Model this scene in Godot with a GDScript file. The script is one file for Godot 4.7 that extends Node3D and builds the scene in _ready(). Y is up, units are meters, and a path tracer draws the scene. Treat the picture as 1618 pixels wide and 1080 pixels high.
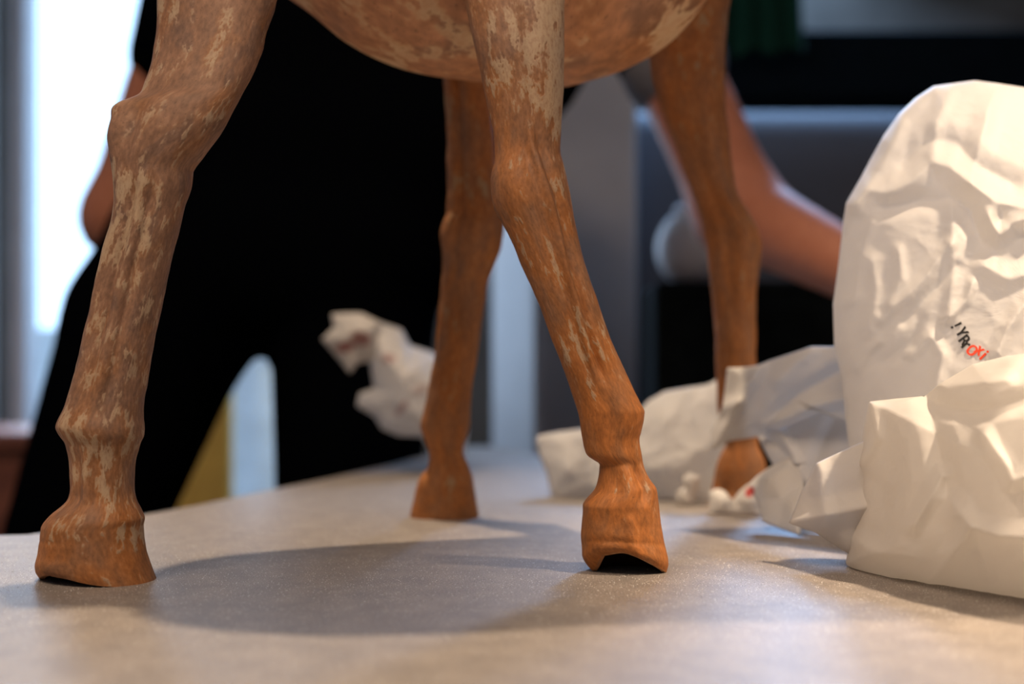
extends Node3D
# A terracotta horse statue on a paper-covered table, white tissue paper to its right, a person in black behind.

const FOCAL := 1900.0        # focal length in pixels of the 1618 x 1080 frame
const EYE := 0.85            # camera height
const TABLE := 0.75          # table top height
const HORIZON := 590.0
const MIDDLE := 809.0
const FILL_PANEL := 4.0          # the added ceiling panel's fill light
const KEY := 4.3            # the spotlight's

var M := {}
var taken := {}
var hollow: ArrayMesh
var surface_at: Callable
var rng := RandomNumberGenerator.new()


func _ready() -> void:
	rng.seed = 11
	# ---- camera
	var cam := Camera3D.new()
	cam.name = "camera"
	cam.projection = Camera3D.PROJECTION_FRUSTUM
	cam.near = 0.05
	cam.far = 60.0
	cam.size = cam.near * 1080.0 / FOCAL
	cam.frustum_offset = Vector2(0, cam.near * (HORIZON - 540.0) / FOCAL)
	cam.position = Vector3(0, EYE, 0)
	var look := CameraAttributesPhysical.new()
	look.frustum_focal_length = 40.0
	look.frustum_focus_distance = 0.59
	look.exposure_aperture = 3.7
	cam.attributes = look
	add_child(cam)
	cam.current = true
	# ---- sky and exposure
	var env := Environment.new()
	env.background_mode = Environment.BG_COLOR
	env.background_color = Color(0.70, 0.85, 1.0)
	env.background_energy_multiplier = 3.3
	env.tonemap_mode = Environment.TONE_MAPPER_LINEAR
	env.tonemap_exposure = 0.91
	env.sdfgi_enabled = true
	env.ssao_enabled = true
	env.ssil_enabled = true
	var we := WorldEnvironment.new()
	we.name = "environment"
	we.environment = env
	add_child(we)
	# ---- lights: daylight just inside the tall window and the added high one; the ceiling lamps carry their own
	area_light("window_daylight", Vector3(-0.98, 1.65, -3.28), Vector3(-0.2, 0.9, 0.4), Vector2(0.75, 1.9), Color(0.76, 0.87, 1.0), 3.4)
	area_light("added_high_window_light", Vector3(0.55, 2.31, -3.28), Vector3(0.1, 0.75, -0.7), Vector2(1.0, 0.52), Color(0.62, 0.79, 1.0), 15.0)  # cool light of the added high window, for the table's blue sheen
	materials()
	room()
	lamps()
	furniture()
	table()
	person()
	horse()
	papers()


# ---------------------------------------------------------------- small helpers
func at(px: float, py: float, d: float) -> Vector3:
	return Vector3((px - MIDDLE) / FOCAL * d, EYE + (HORIZON - py) / FOCAL * d, -d)


func on_table(px: float, py: float) -> Vector3:
	return at(px, py, FOCAL * (EYE - TABLE) / (py - HORIZON))


func numbered(called: String) -> String:
	if not taken.has(called):
		taken[called] = 0
		return called
	taken[called] += 1
	return "%s_%03d" % [called, taken[called]]


func thing(called: String, label: String, category: String, where := Vector3.ZERO) -> Node3D:
	var o := Node3D.new()
	o.name = numbered(called)
	o.position = where
	add_child(o)
	o.set_meta("label", label)
	o.set_meta("category", category)
	return o


# a mesh made in world axes, committed under its thing
func part(called: String, mesh: Mesh, mat: Material, parent: Node3D, label := "") -> MeshInstance3D:
	var o := MeshInstance3D.new()
	o.name = called
	o.mesh = mesh
	o.material_override = mat
	var off := Vector3.ZERO
	var p: Node = parent
	while p != self and p != null:
		off += (p as Node3D).position
		p = p.get_parent()
	o.position = -off
	parent.add_child(o, true)
	if label:
		o.set_meta("label", label)
	return o


func struct(called: String, mesh: Mesh, mat: Material) -> MeshInstance3D:
	var o := part(called, mesh, mat, self)
	o.set_meta("kind", "structure")
	return o


func area_light(called: String, where: Vector3, aim: Vector3, size: Vector2, color: Color, energy: float) -> void:
	var l := AreaLight3D.new()
	l.name = called
	l.area_size = size
	l.light_color = color
	l.light_energy = energy
	l.area_range = 8.0
	l.area_attenuation = 2.0
	l.shadow_enabled = true
	add_child(l)
	l.look_at_from_position(where, aim)


func mat(color: Color, rough := 0.7, spec := 0.5) -> StandardMaterial3D:
	var m := StandardMaterial3D.new()
	m.albedo_color = color
	m.roughness = rough
	m.metallic_specular = spec
	return m


func noise_tex(freq: float, from: Color, to: Color, seed_: int, size := 512, ridged := false) -> NoiseTexture2D:
	var n := FastNoiseLite.new()
	n.noise_type = FastNoiseLite.TYPE_SIMPLEX_SMOOTH
	if ridged:
		n.fractal_type = FastNoiseLite.FRACTAL_RIDGED
	n.seed = seed_
	n.frequency = freq
	n.fractal_octaves = 4
	var g := Gradient.new()
	g.set_color(0, from)
	g.set_color(1, to)
	var t := NoiseTexture2D.new()
	t.width = size
	t.height = size
	t.seamless = true
	t.noise = n
	t.color_ramp = g
	return t


func textured(m: StandardMaterial3D, tex: Texture2D, scale: float, bump: Texture2D = null, depth := 0.05) -> StandardMaterial3D:
	m.albedo_texture = tex
	m.uv1_triplanar = true
	m.uv1_world_triplanar = true
	m.uv1_scale = Vector3.ONE * scale
	if bump:
		m.heightmap_enabled = true
		m.heightmap_texture = bump
		m.heightmap_scale = depth
	return m


func bevel_box(c: Vector3, s: Vector3, b := 0.006, turn := Basis.IDENTITY) -> ArrayMesh:
	# a box with chamfered edges: three stacked loops of eight points, capped
	var h := s / 2.0
	b = minf(b, minf(h.x, minf(h.y, h.z)) * 0.9)
	var rows := []
	for k in 4:
		var y: float = [-h.y, -h.y + b, h.y - b, h.y][k]
		var i: float = b if k == 0 or k == 3 else 0.0
		var x := h.x - i
		var z := h.z - i
		rows.append(PackedVector3Array([Vector3(x, y, z - b), Vector3(x - b, y, z), Vector3(-x + b, y, z), Vector3(-x, y, z - b), Vector3(-x, y, -z + b), Vector3(-x + b, y, -z), Vector3(x - b, y, -z), Vector3(x, y, -z + b)]))
	var st := SurfaceTool.new()
	st.begin(Mesh.PRIMITIVE_TRIANGLES)
	st.set_smooth_group(-1)
	var quad := func(p: Vector3, q: Vector3, r: Vector3, t: Vector3) -> void:
		for v in [p, q, r, p, r, t]:
			st.add_vertex(c + turn * v)
	for k in 3:
		for j in 8:
			var j2 := (j + 1) % 8
			quad.call(rows[k][j], rows[k][j2], rows[k + 1][j2], rows[k + 1][j])
	for j in range(1, 7):
		for v in [rows[3][0], rows[3][j], rows[3][j + 1]]:
			st.add_vertex(c + turn * v)
		for v in [rows[0][0], rows[0][j + 1], rows[0][j]]:
			st.add_vertex(c + turn * v)
	st.generate_normals()
	return st.commit()


func join(meshes: Array) -> ArrayMesh:
	var st := SurfaceTool.new()
	st.begin(Mesh.PRIMITIVE_TRIANGLES)
	for m in meshes:
		st.append_from(m, 0, Transform3D.IDENTITY)
	return st.commit()


# rows of points -> smooth mesh. Rows share a length; closed rows repeat their first point at the end.
func grid_mesh(rows: Array, closed: bool, uv_rows: Array = [], colors := PackedColorArray()) -> ArrayMesh:
	var w: int = rows[0].size()
	var h: int = rows.size()
	var v := PackedVector3Array()
	var uv := PackedVector2Array()
	var mid := Vector3.ZERO
	for k in h:
		v.append_array(rows[k])
		for j in w:
			uv.append(Vector2(float(j) / (w - 1), uv_rows[k] if uv_rows.size() else float(k) / (h - 1)))
	for p in v:
		mid += p
	mid /= v.size()
	var idx := PackedInt32Array()
	idx.resize((w - 1) * (h - 1) * 6)
	var n := PackedVector3Array()
	n.resize(v.size())
	var vol := 0.0
	var o := 0
	for k in h - 1:
		for j in w - 1:
			var a := k * w + j
			var b := a + 1
			var c := a + w
			var d := c + 1
			idx[o] = a; idx[o + 1] = b; idx[o + 2] = d
			idx[o + 3] = a; idx[o + 4] = d; idx[o + 5] = c
			o += 6
			var f := (v[d] - v[a]).cross(v[c] - v[b])   # area-weighted quad normal
			n[a] += f; n[b] += f; n[c] += f; n[d] += f
			vol += f.dot((v[a] + v[d]) * 0.5 - mid)
	var s := 1.0
	if vol < 0.0:
		s = -1.0
	if closed:
		for k in h:
			var q := n[k * w] + n[k * w + w - 1]
			n[k * w] = q
			n[k * w + w - 1] = q
	for i in n.size():
		n[i] = (n[i] * s).normalized()
	# clockwise seen from outside: the triangle (a, b, d) must have (b-a)x(d-a) pointing inwards
	var fa := (v[idx[1]] - v[idx[0]]).cross(v[idx[2]] - v[idx[0]])
	var turned := 0.0
	for i in range(0, idx.size(), maxi(3, (idx.size() / 300) / 3 * 3)):
		fa = (v[idx[i + 1]] - v[idx[i]]).cross(v[idx[i + 2]] - v[idx[i]])
		turned += fa.dot(n[idx[i]])
	if turned > 0.0:
		for i in range(0, idx.size(), 3):
			var q2 := idx[i + 1]
			idx[i + 1] = idx[i + 2]
			idx[i + 2] = q2
	var arr := []
	arr.resize(Mesh.ARRAY_MAX)
	arr[Mesh.ARRAY_VERTEX] = v
	arr[Mesh.ARRAY_NORMAL] = n
	arr[Mesh.ARRAY_TEX_UV] = uv
	arr[Mesh.ARRAY_INDEX] = idx
	if colors.size() == v.size():
		arr[Mesh.ARRAY_COLOR] = colors
	var m := ArrayMesh.new()
	m.add_surface_from_arrays(Mesh.PRIMITIVE_TRIANGLES, arr)
	return m


# value at y of a smooth curve through points given as Vector2(y, value)
func along(pts: Array, y: float) -> float:
	var n := pts.size()
	if y <= pts[0].x:
		return pts[0].y
	if y >= pts[n - 1].x:
		return pts[n - 1].y
	var i := 0
	while pts[i + 1].x < y:
		i += 1
	var p: Vector2 = pts[i]
	var q: Vector2 = pts[i + 1]
	var span := q.x - p.x
	var slope := (q.y - p.y) / span
	var m0 := slope
	var m1 := slope
	if i > 0:
		var s0: float = (p.y - pts[i - 1].y) / (p.x - pts[i - 1].x)
		m0 = (s0 + slope) / 2.0 if absf(s0) < 3.0 * absf(slope) + 0.2 else slope
	if i < n - 2:
		var s1: float = (pts[i + 2].y - q.y) / (pts[i + 2].x - q.x)
		m1 = (s1 + slope) / 2.0 if absf(s1) < 3.0 * absf(slope) + 0.2 else slope
	var t := (y - p.x) / span
	var t2 := t * t
	var t3 := t2 * t
	return p.y * (2 * t3 - 3 * t2 + 1) + m0 * span * (t3 - 2 * t2 + t) + q.y * (3 * t2 - 2 * t3) + m1 * span * (t3 - t2)


func lathe(profile: Array, base: Vector3, turn := Basis.IDENTITY, segs := 32) -> ArrayMesh:
	var rows := []
	for p in profile:
		var r := PackedVector3Array()
		for j in segs + 1:
			var a := TAU * j / segs
			r.append(base + turn * Vector3(cos(a) * p.x, p.y, sin(a) * p.x))
		rows.append(r)
	return grid_mesh(rows, true)


# ---------------------------------------------------------------- surface nets over tapered capsules
# bones: [from, to, radius from, radius to]; a fifth entry -1 carves instead
func nets(bones: Array, cell: float, k: float, flat := Vector3.ONE) -> ArrayMesh:
	var lo := Vector3.INF
	var hi := -Vector3.INF
	for b in bones:
		for e in 2:
			var r: float = b[2 + e] + k
			lo = lo.min((b[e] as Vector3) - Vector3.ONE * r)
			hi = hi.max((b[e] as Vector3) + Vector3.ONE * r)
	var nx := int((hi.x - lo.x) / cell) + 3
	var ny := int((hi.y - lo.y) / cell) + 3
	var nz := int((hi.z - lo.z) / cell) + 3
	lo -= Vector3.ONE * cell
	var f := PackedFloat32Array()
	f.resize(nx * ny * nz)
	f.fill(1.0)
	for b in bones:
		var a: Vector3 = b[0]
		var e: Vector3 = b[1]
		var ra: float = b[2]
		var rb: float = b[3]
		var ab := e - a
		var l2 := maxf(ab.length_squared(), 1e-9)
		var reach := maxf(ra, rb) + k * 1.5 + cell * 2.0
		var p0 := ((a.min(e) - Vector3.ONE * reach - lo) / cell).max(Vector3.ZERO)
		var p1 := ((a.max(e) + Vector3.ONE * reach - lo) / cell)
		var carve: bool = b.size() > 4
		for z in range(int(p0.z), mini(int(p1.z) + 2, nz)):
			for y in range(int(p0.y), mini(int(p1.y) + 2, ny)):
				var row := (z * ny + y) * nx
				for x in range(int(p0.x), mini(int(p1.x) + 2, nx)):
					var p := lo + Vector3(x, y, z) * cell
					var t := clampf((p - a).dot(ab) / l2, 0.0, 1.0)
					var d := p.distance_to(a + ab * t) - lerpf(ra, rb, t)
					var g := f[row + x]
					if carve:
						f[row + x] = maxf(g, -d)
					else:
						var hh := maxf(k - absf(g - d), 0.0) / k
						f[row + x] = minf(g, d) - hh * hh * k * 0.25
	var at_cell := PackedInt32Array()
	at_cell.resize(nx * ny * nz)
	at_cell.fill(-1)
	var v := PackedVector3Array()
	var nrm := PackedVector3Array()
	var steps := [1, nx, nx * ny]
	for z in nz - 1:
		for y in ny - 1:
			for x in nx - 1:
				var i := (z * ny + y) * nx + x
				var c := [f[i], f[i + 1], f[i + nx], f[i + nx + 1], f[i + nx * ny], f[i + nx * ny + 1], f[i + nx * ny + nx], f[i + nx * ny + nx + 1]]
				var inside := 0
				for q in 8:
					if c[q] < 0.0:
						inside += 1
				if inside == 0 or inside == 8:
					continue
				var sum := Vector3.ZERO
				var cnt := 0
				for q in 8:
					for ax in 3:
						var r: int = q | (1 << ax)
						if r != q and (c[q] < 0.0) != (c[r] < 0.0):
							var t2: float = c[q] / (c[q] - c[r])
							var pp := Vector3(q & 1, (q >> 1) & 1, (q >> 2) & 1)
							pp[ax] += t2
							sum += pp
							cnt += 1
				at_cell[i] = v.size()
				v.append(lo + (Vector3(x, y, z) + sum / cnt) * cell)
				var gx: float = c[1] + c[3] + c[5] + c[7] - c[0] - c[2] - c[4] - c[6]
				var gy: float = c[2] + c[3] + c[6] + c[7] - c[0] - c[1] - c[4] - c[5]
				var gz: float = c[4] + c[5] + c[6] + c[7] - c[0] - c[1] - c[2] - c[3]
				nrm.append(Vector3(gx, gy, gz).normalized())
	var idx := PackedInt32Array()
	for z in range(1, nz - 1):
		for y in range(1, ny - 1):
			for x in range(1, nx - 1):
				var i := (z * ny + y) * nx + x
				for ax in 3:
					var j: int = i + steps[ax]
					if (f[i] < 0.0) == (f[j] < 0.0):
						continue
					var u: int = steps[(ax + 1) % 3]
					var w: int = steps[(ax + 2) % 3]
					var q := [at_cell[i - u - w], at_cell[i - w], at_cell[i], at_cell[i - u]]
					if q.min() < 0:
						continue
					if f[i] < 0.0:
						idx.append_array(PackedInt32Array([q[0], q[2], q[1], q[0], q[3], q[2]]))
					else:
						idx.append_array(PackedInt32Array([q[0], q[1], q[2], q[0], q[2], q[3]]))
	if flat != Vector3.ONE:
		pass
	var arr := []
	arr.resize(Mesh.ARRAY_MAX)
	arr[Mesh.ARRAY_VERTEX] = v
	arr[Mesh.ARRAY_NORMAL] = nrm
	arr[Mesh.ARRAY_INDEX] = idx
	var m := ArrayMesh.new()
	m.add_surface_from_arrays(Mesh.PRIMITIVE_TRIANGLES, arr)
	return m


# ---------------------------------------------------------------- materials
func noise_bytes(w: int, h: int, seed_: int, freq: float, tall := 1.0, octaves := 4) -> PackedByteArray:
	var n := FastNoiseLite.new()
	n.noise_type = FastNoiseLite.TYPE_SIMPLEX_SMOOTH
	n.seed = seed_
	n.frequency = freq
	n.fractal_octaves = octaves
	var im := n.get_image(w, int(h / tall))
	im.resize(w, h, Image.INTERPOLATE_CUBIC)
	im.convert(Image.FORMAT_L8)
	return im.get_data()


# fired clay with worn white slip. cover: rows [v, left, middle, right] of how much slip is left on the side that faces the room;
# warm: points (v, how orange the clay is)
func clay(w: int, h: int, seed_: int, cover: Array, warm: Array, tall := 3.0, slip_tone := Color(0.74, 0.65, 0.54), k := 1.0, clay_tone := Color(0.56, 0.425, 0.34)) -> StandardMaterial3D:
	var big := noise_bytes(w, h, seed_, 0.010 * k, tall * 0.6, 3)
	var mid := noise_bytes(w, h, seed_ + 1, 0.030 * k, tall, 5)
	var fine := noise_bytes(w, h, seed_ + 2, 0.11 * k, 1.5, 3)
	var speck := noise_bytes(w, h, seed_ + 3, 0.23 * k, 1.0, 2)
	var px := PackedByteArray()
	px.resize(w * h * 3)
	var hp := PackedByteArray()
	hp.resize(w * h)
	var orange := Color(0.635, 0.395, 0.20)
	var soot := Color(0.37, 0.30, 0.275)
	var o := 0
	for y in h:
		var v := float(y) / h
		var i := 0
		while i < cover.size() - 2 and cover[i + 1][0] < v:
			i += 1
		var t := clampf((v - cover[i][0]) / (cover[i + 1][0] - cover[i][0]), 0.0, 1.0)
		var cl: float = lerpf(cover[i][1], cover[i + 1][1], t)
		var cm: float = lerpf(cover[i][2], cover[i + 1][2], t)
		var cr: float = lerpf(cover[i][3], cover[i + 1][3], t)
		var hot := along(warm, v)
		for x in w:
			var u := (float(x) / w - 0.25) * 4.0 - 1.0      # -1 left edge .. 1 right edge on the near side
			var c: float = lerpf(cm, cr, minf(u, 1.4)) if u > 0.0 else lerpf(cm, cl, minf(-u, 1.4))
			var b := big[o] / 255.0
			var m := mid[o] / 255.0
			var f := fine[o] / 255.0
			var s := speck[o] / 255.0
			var e := c + (m - 0.5) * 1.15 + (f - 0.5) * 0.6 + (s - 0.5) * 0.2 + (b - 0.5) * 0.6
			var slip := clampf((e - 0.45) * 7.0, 0.0, 1.0)
			var thin := clampf((e - 0.25) * 2.2, 0.0, 1.0) * 0.45
			var g := clampf(hot + (b - 0.5) * 0.9 + (m - 0.5) * 0.4, 0.0, 1.0)
			var col := clay_tone.lerp(orange, g)
			var shade := 0.80 + 0.25 * f + 0.22 * m
			if s < 0.24:
				shade *= 0.72 + s
			col = col.lerp(soot, clampf((big[w * h - 1 - o] / 255.0 + (m - 0.5) * 0.6 - 0.60) * 3.0, 0.0, 0.45) * (1.0 - hot * 0.6))
			col = Color(col.r * shade, col.g * shade, col.b * shade)
			var sl := slip_tone.lerp(clay_tone, clampf((f - 0.45) * 1.3 + (s - 0.5) * 0.5, 0.0, 0.75))
			col = col.lerp(slip_tone, thin * 0.5).lerp(sl, slip * 0.82)
			px[o * 3] = int(clampf(col.r, 0, 1) * 255.0)
			px[o * 3 + 1] = int(clampf(col.g, 0, 1) * 255.0)
			px[o * 3 + 2] = int(clampf(col.b, 0, 1) * 255.0)
			hp[o] = int(clampf(0.18 + slip * 0.42 + f * 0.28 + m * 0.16 - (0.22 if s < 0.2 else 0.0), 0, 1) * 255.0)
			o += 1
	var mt := StandardMaterial3D.new()
	mt.albedo_texture = ImageTexture.create_from_image(Image.create_from_data(w, h, false, Image.FORMAT_RGB8, px))
	mt.heightmap_enabled = true
	mt.heightmap_texture = ImageTexture.create_from_image(Image.create_from_data(w, h, false, Image.FORMAT_L8, hp))
	mt.heightmap_scale = 0.03
	mt.roughness = 0.62
	mt.metallic_specular = 0.4
	return mt


func materials() -> void:
	M.wall = textured(mat(Color(0.60, 0.57, 0.54), 0.9, 0.2), noise_tex(0.02, Color(0.9, 0.9, 0.9), Color.WHITE, 3, 256), 0.7)
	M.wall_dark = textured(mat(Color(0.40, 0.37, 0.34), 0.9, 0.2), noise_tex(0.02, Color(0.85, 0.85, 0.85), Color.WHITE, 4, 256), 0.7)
	M.floor = textured(mat(Color(0.30, 0.26, 0.22), 0.6), noise_tex(0.02, Color(0.75, 0.75, 0.75), Color.WHITE, 5, 256), 1.0)
	M.white_paint = textured(mat(Color(0.80, 0.79, 0.80), 0.5), noise_tex(0.03, Color(0.94, 0.94, 0.94), Color.WHITE, 6, 256), 1.3)
	M.concrete = textured(mat(Color(0.90, 0.92, 0.94), 0.9, 0.2), noise_tex(0.03, Color(0.9, 0.9, 0.9), Color.WHITE, 7, 256), 1.0)
	M.black_cloth = textured(mat(Color(0.024, 0.03, 0.045), 1.0, 0.03), noise_tex(0.2, Color(0.8, 0.8, 0.8), Color.WHITE, 8, 256), 12.0)
	M.grey_cloth = textured(mat(Color(0.45, 0.45, 0.48), 0.95, 0.15), noise_tex(0.2, Color(0.8, 0.8, 0.8), Color.WHITE, 9, 256), 12.0)
	M.skin = textured(mat(Color(0.70, 0.46, 0.36), 0.6, 0.35), noise_tex(0.06, Color(0.9, 0.86, 0.84), Color.WHITE, 10, 256), 4.0)
	M.hair = mat(Color(0.10, 0.07, 0.05), 0.6)
	M.black_leather = textured(mat(Color(0.36, 0.365, 0.39), 0.85, 0.25), noise_tex(0.1, Color(0.8, 0.8, 0.8), Color.WHITE, 12, 256), 6.0)
	M.black_wood = textured(mat(Color(0.07, 0.085, 0.09), 0.9, 0.12), noise_tex(0.05, Color(0.7, 0.7, 0.7), Color.WHITE, 13, 256), 2.0)
	M.brown_wood = textured(mat(Color(0.58, 0.34, 0.25), 0.6), noise_tex(0.03, Color(0.75, 0.7, 0.7), Color.WHITE, 14, 256), 2.0)
	M.yellow = textured(mat(Color(0.92, 0.74, 0.34), 0.6), noise_tex(0.03, Color(0.9, 0.88, 0.86), Color.WHITE, 15, 256), 2.0)
	M.green = textured(mat(Color(0.09, 0.20, 0.12), 0.9, 0.2), noise_tex(0.1, Color(0.7, 0.7, 0.7), Color.WHITE, 16, 256), 6.0)
	M.metal = mat(Color(0.35, 0.35, 0.36), 0.4)
	M.metal.metallic = 0.8
	M.shoe = mat(Color(0.05, 0.05, 0.05), 0.5)
	M.bulb = mat(Color(1, 0.95, 0.85), 0.5)
	M.bulb.emission_enabled = true
	M.bulb.emission = Color(1.0, 0.86, 0.66)
	M.bulb.emission_energy_multiplier = 3.0
	M.panel = mat(Color(1, 0.97, 0.92), 0.5)
	M.panel.emission_enabled = true
	M.panel.emission = Color(1.0, 0.93, 0.84)
	M.panel.emission_energy_multiplier = 1.5
	M.shaded_clay = textured(mat(Color(0.20, 0.13, 0.09), 0.95, 0.1), noise_tex(0.05, Color(0.7, 0.7, 0.7), Color.WHITE, 18, 256), 12.0)  # clay darkened to hold the shade inside the hollow hooves
	M.glass = mat(Color(1, 1, 1, 0.04), 0.02)
	M.glass.transparency = BaseMaterial3D.TRANSPARENCY_ALPHA
	# the table's covering: matt grey-beige sheet with a fine glitter
	var tc := mat(Color(0.665, 0.625, 0.59), 0.52, 0.6)
	textured(tc, noise_tex(0.22, Color(0.45, 0.44, 0.43), Color(1.0, 1.0, 1.0), 21, 1024), 6.0, noise_tex(0.22, Color.BLACK, Color.WHITE, 22, 1024), 0.03)
	tc.detail_enabled = true
	tc.detail_blend_mode = BaseMaterial3D.BLEND_MODE_MUL
	tc.detail_albedo = noise_tex(0.02, Color(0.86, 0.86, 0.87), Color.WHITE, 23, 512)
	var gl := noise_tex(0.25, Color(0.5, 0.49, 0.48), Color.WHITE, 21, 1024)
	(gl.noise as FastNoiseLite).fractal_octaves = 2
	gl.color_ramp.offsets = PackedFloat32Array([0.0, 0.36, 0.62, 0.70])
	gl.color_ramp.colors = PackedColorArray([Color(0.55, 0.54, 0.53), Color(0.78, 0.775, 0.77), Color(0.83, 0.83, 0.83), Color.WHITE])  # pale specks stand in for glints off the sheet
	tc.albedo_texture = gl
	tc.heightmap_scale = 0.012
	tc.uv1_scale = Vector3.ONE * 4.0
	M.glitter = mat(Color.WHITE, 0.4)
	M.glitter.vertex_color_use_as_albedo = true
	M.cover = tc
	# white tissue paper: light comes through it
	var pp := mat(Color(0.91, 0.895, 0.875), 0.55, 0.45)
	pp.vertex_color_use_as_albedo = true
	pp.backlight_enabled = true
	pp.backlight = Color(0.95, 0.95, 0.95)
	pp.heightmap_enabled = true
	pp.heightmap_texture = noise_tex(0.006, Color.BLACK, Color.WHITE, 25, 512, true)
	pp.uv1_triplanar = true
	pp.uv1_world_triplanar = true
	pp.uv1_scale = Vector3.ONE * 7.0
	pp.heightmap_scale = 0.09
	M.paper = pp
	M.ink = mat(Color(0.10, 0.09, 0.08), 0.7)
	M.red_ink = mat(Color(0.93, 0.28, 0.12), 0.7)


# ---------------------------------------------------------------- the room
func room() -> void:
	var x0 := -2.2
	var x1 := 2.6
	var z0 := -3.4
	var z1 := 1.6
	var top := 2.8
	struct("floor", bevel_box(Vector3((x0 + x1) / 2, -0.05, (z0 + z1) / 2), Vector3(x1 - x0 + 0.4, 0.1, z1 - z0 + 0.4)), M.floor)
	struct("ceiling", bevel_box(Vector3((x0 + x1) / 2, top + 0.05, (z0 + z1) / 2), Vector3(x1 - x0 + 0.4, 0.1, z1 - z0 + 0.4)), M.wall)
	struct("wall_left", bevel_box(Vector3(x0 - 0.1, top / 2, (z0 + z1) / 2), Vector3(0.2, top, z1 - z0 + 0.4)), M.wall)
	struct("wall_right", bevel_box(Vector3(x1 + 0.1, top / 2, (z0 + z1) / 2), Vector3(0.2, top, z1 - z0 + 0.4)), M.wall)
	struct("wall_front", bevel_box(Vector3((x0 + x1) / 2, top / 2, z1 + 0.1), Vector3(x1 - x0, top, 0.2)), M.wall)
	# the far wall, with a tall window at the left and an added, unseen high window right of the middle
	var wz := z0 - 0.1
	var wl := -1.445
	var wr := -0.60
	var wb := 0.28
	var wt := 2.62
	var hl := 0.0
	var hr := 1.1
	var hb := 2.0
	var ht := 2.62
	var slab := func(a: float, b: float, c: float, d: float) -> ArrayMesh:
		return bevel_box(Vector3((a + b) / 2, (c + d) / 2, wz), Vector3(b - a, d - c, 0.2), 0.002)
	struct("wall_back", join([slab.call(x0, wl, 0, top), slab.call(wl, wr, 0, wb), slab.call(wl, wr, wt, top), slab.call(wr, hl, 0, top), slab.call(hl, hr, 0, hb), slab.call(hl, hr, ht, top), slab.call(hr, x1, 0, top)]), M.wall_dark)
	window_in("window_1", wl, wr, wb, wt, wz)
	window_in("added_window_2", hl, hr, hb, ht, wz)  # unseen window, added for the blue sheen on the table
	# a square white-painted column standing in the room
	struct("trim_1", bevel_box(at(890, 590, 2.2) + Vector3(0, top / 2 - EYE, 0), Vector3(0.205, top - 0.002, 0.205), 0.012, Basis(Vector3.UP, deg_to_rad(24))), M.white_paint)
	struct("trim_4", bevel_box(Vector3(-1.58, top / 2, -3.13), Vector3(0.25, top - 0.002, 0.53), 0.008), M.wall)
	# pale parapet outside the tall window
	struct("trim_2", bevel_box(Vector3(-1.3, 0.40, -4.6), Vector3(3.2, 1.02 + 0.22, 0.2)), M.concrete)
	struct("trim_3", bevel_box(Vector3(-0.8, -0.25, -4.4), Vector3(5.0, 0.1, 1.6)), M.concrete)


func window_in(called: String, a: float, b: float, c: float, d: float, z: float) -> void:
	var w := Node3D.new()
	w.name = called
	w.position = Vector3((a + b) / 2, c, z)
	add_child(w)
	w.set_meta("kind", "structure")
	var t := 0.05
	part("window_frame", join([bevel_box(Vector3(a + t / 2, (c + d) / 2, z), Vector3(t, d - c, 0.09)), bevel_box(Vector3(b - t / 2, (c + d) / 2, z), Vector3(t, d - c, 0.09)), bevel_box(Vector3((a + b) / 2, c + t / 2, z), Vector3(b - a - 2 * t, t, 0.09)), bevel_box(Vector3((a + b) / 2, d - t / 2, z), Vector3(b - a - 2 * t, t, 0.09))]), M.white_paint, w)
	part("pane", bevel_box(Vector3((a + b) / 2, (c + d) / 2, z), Vector3(b - a - 2 * t, d - c - 2 * t, 0.004), 0.001), M.glass, w)


func lamps() -> void:
	spot_lamp(Vector3(-0.34, 2.62, -1.08), Vector3(0.15, 0.75, -0.38), KEY, 0.022, "black cylindrical ceiling spotlight above the far side of the table", 30.0, 0.65)
	spot_lamp(Vector3(1.05, 2.62, -0.10), Vector3(0.50, 0.8, -0.56), 10.5, 0.05, "black cylindrical ceiling spotlight to the right, aimed at the paper", 14.0, 0.7)
	var t := thing("added_fill_panel", "long glowing white panel added on the ceiling as unseen fill in front of the table", "lamp", Vector3(-0.4, 2.72, 0.45))  # unseen panel added to fill the fronts of the legs
	part("frame", bevel_box(Vector3(-0.4, 2.765, 0.45), Vector3(1.5, 0.06, 0.6)), M.white_paint, t)
	part("diffuser", bevel_box(Vector3(-0.4, 2.732, 0.45), Vector3(1.44, 0.01, 0.54), 0.002), M.panel, t)
	area_light("added_fill_light", Vector3(-0.4, 2.72, 0.45), Vector3(-0.4, 0.0, 0.40), Vector2(1.44, 0.54), Color(1.0, 0.88, 0.76), FILL_PANEL)


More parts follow.
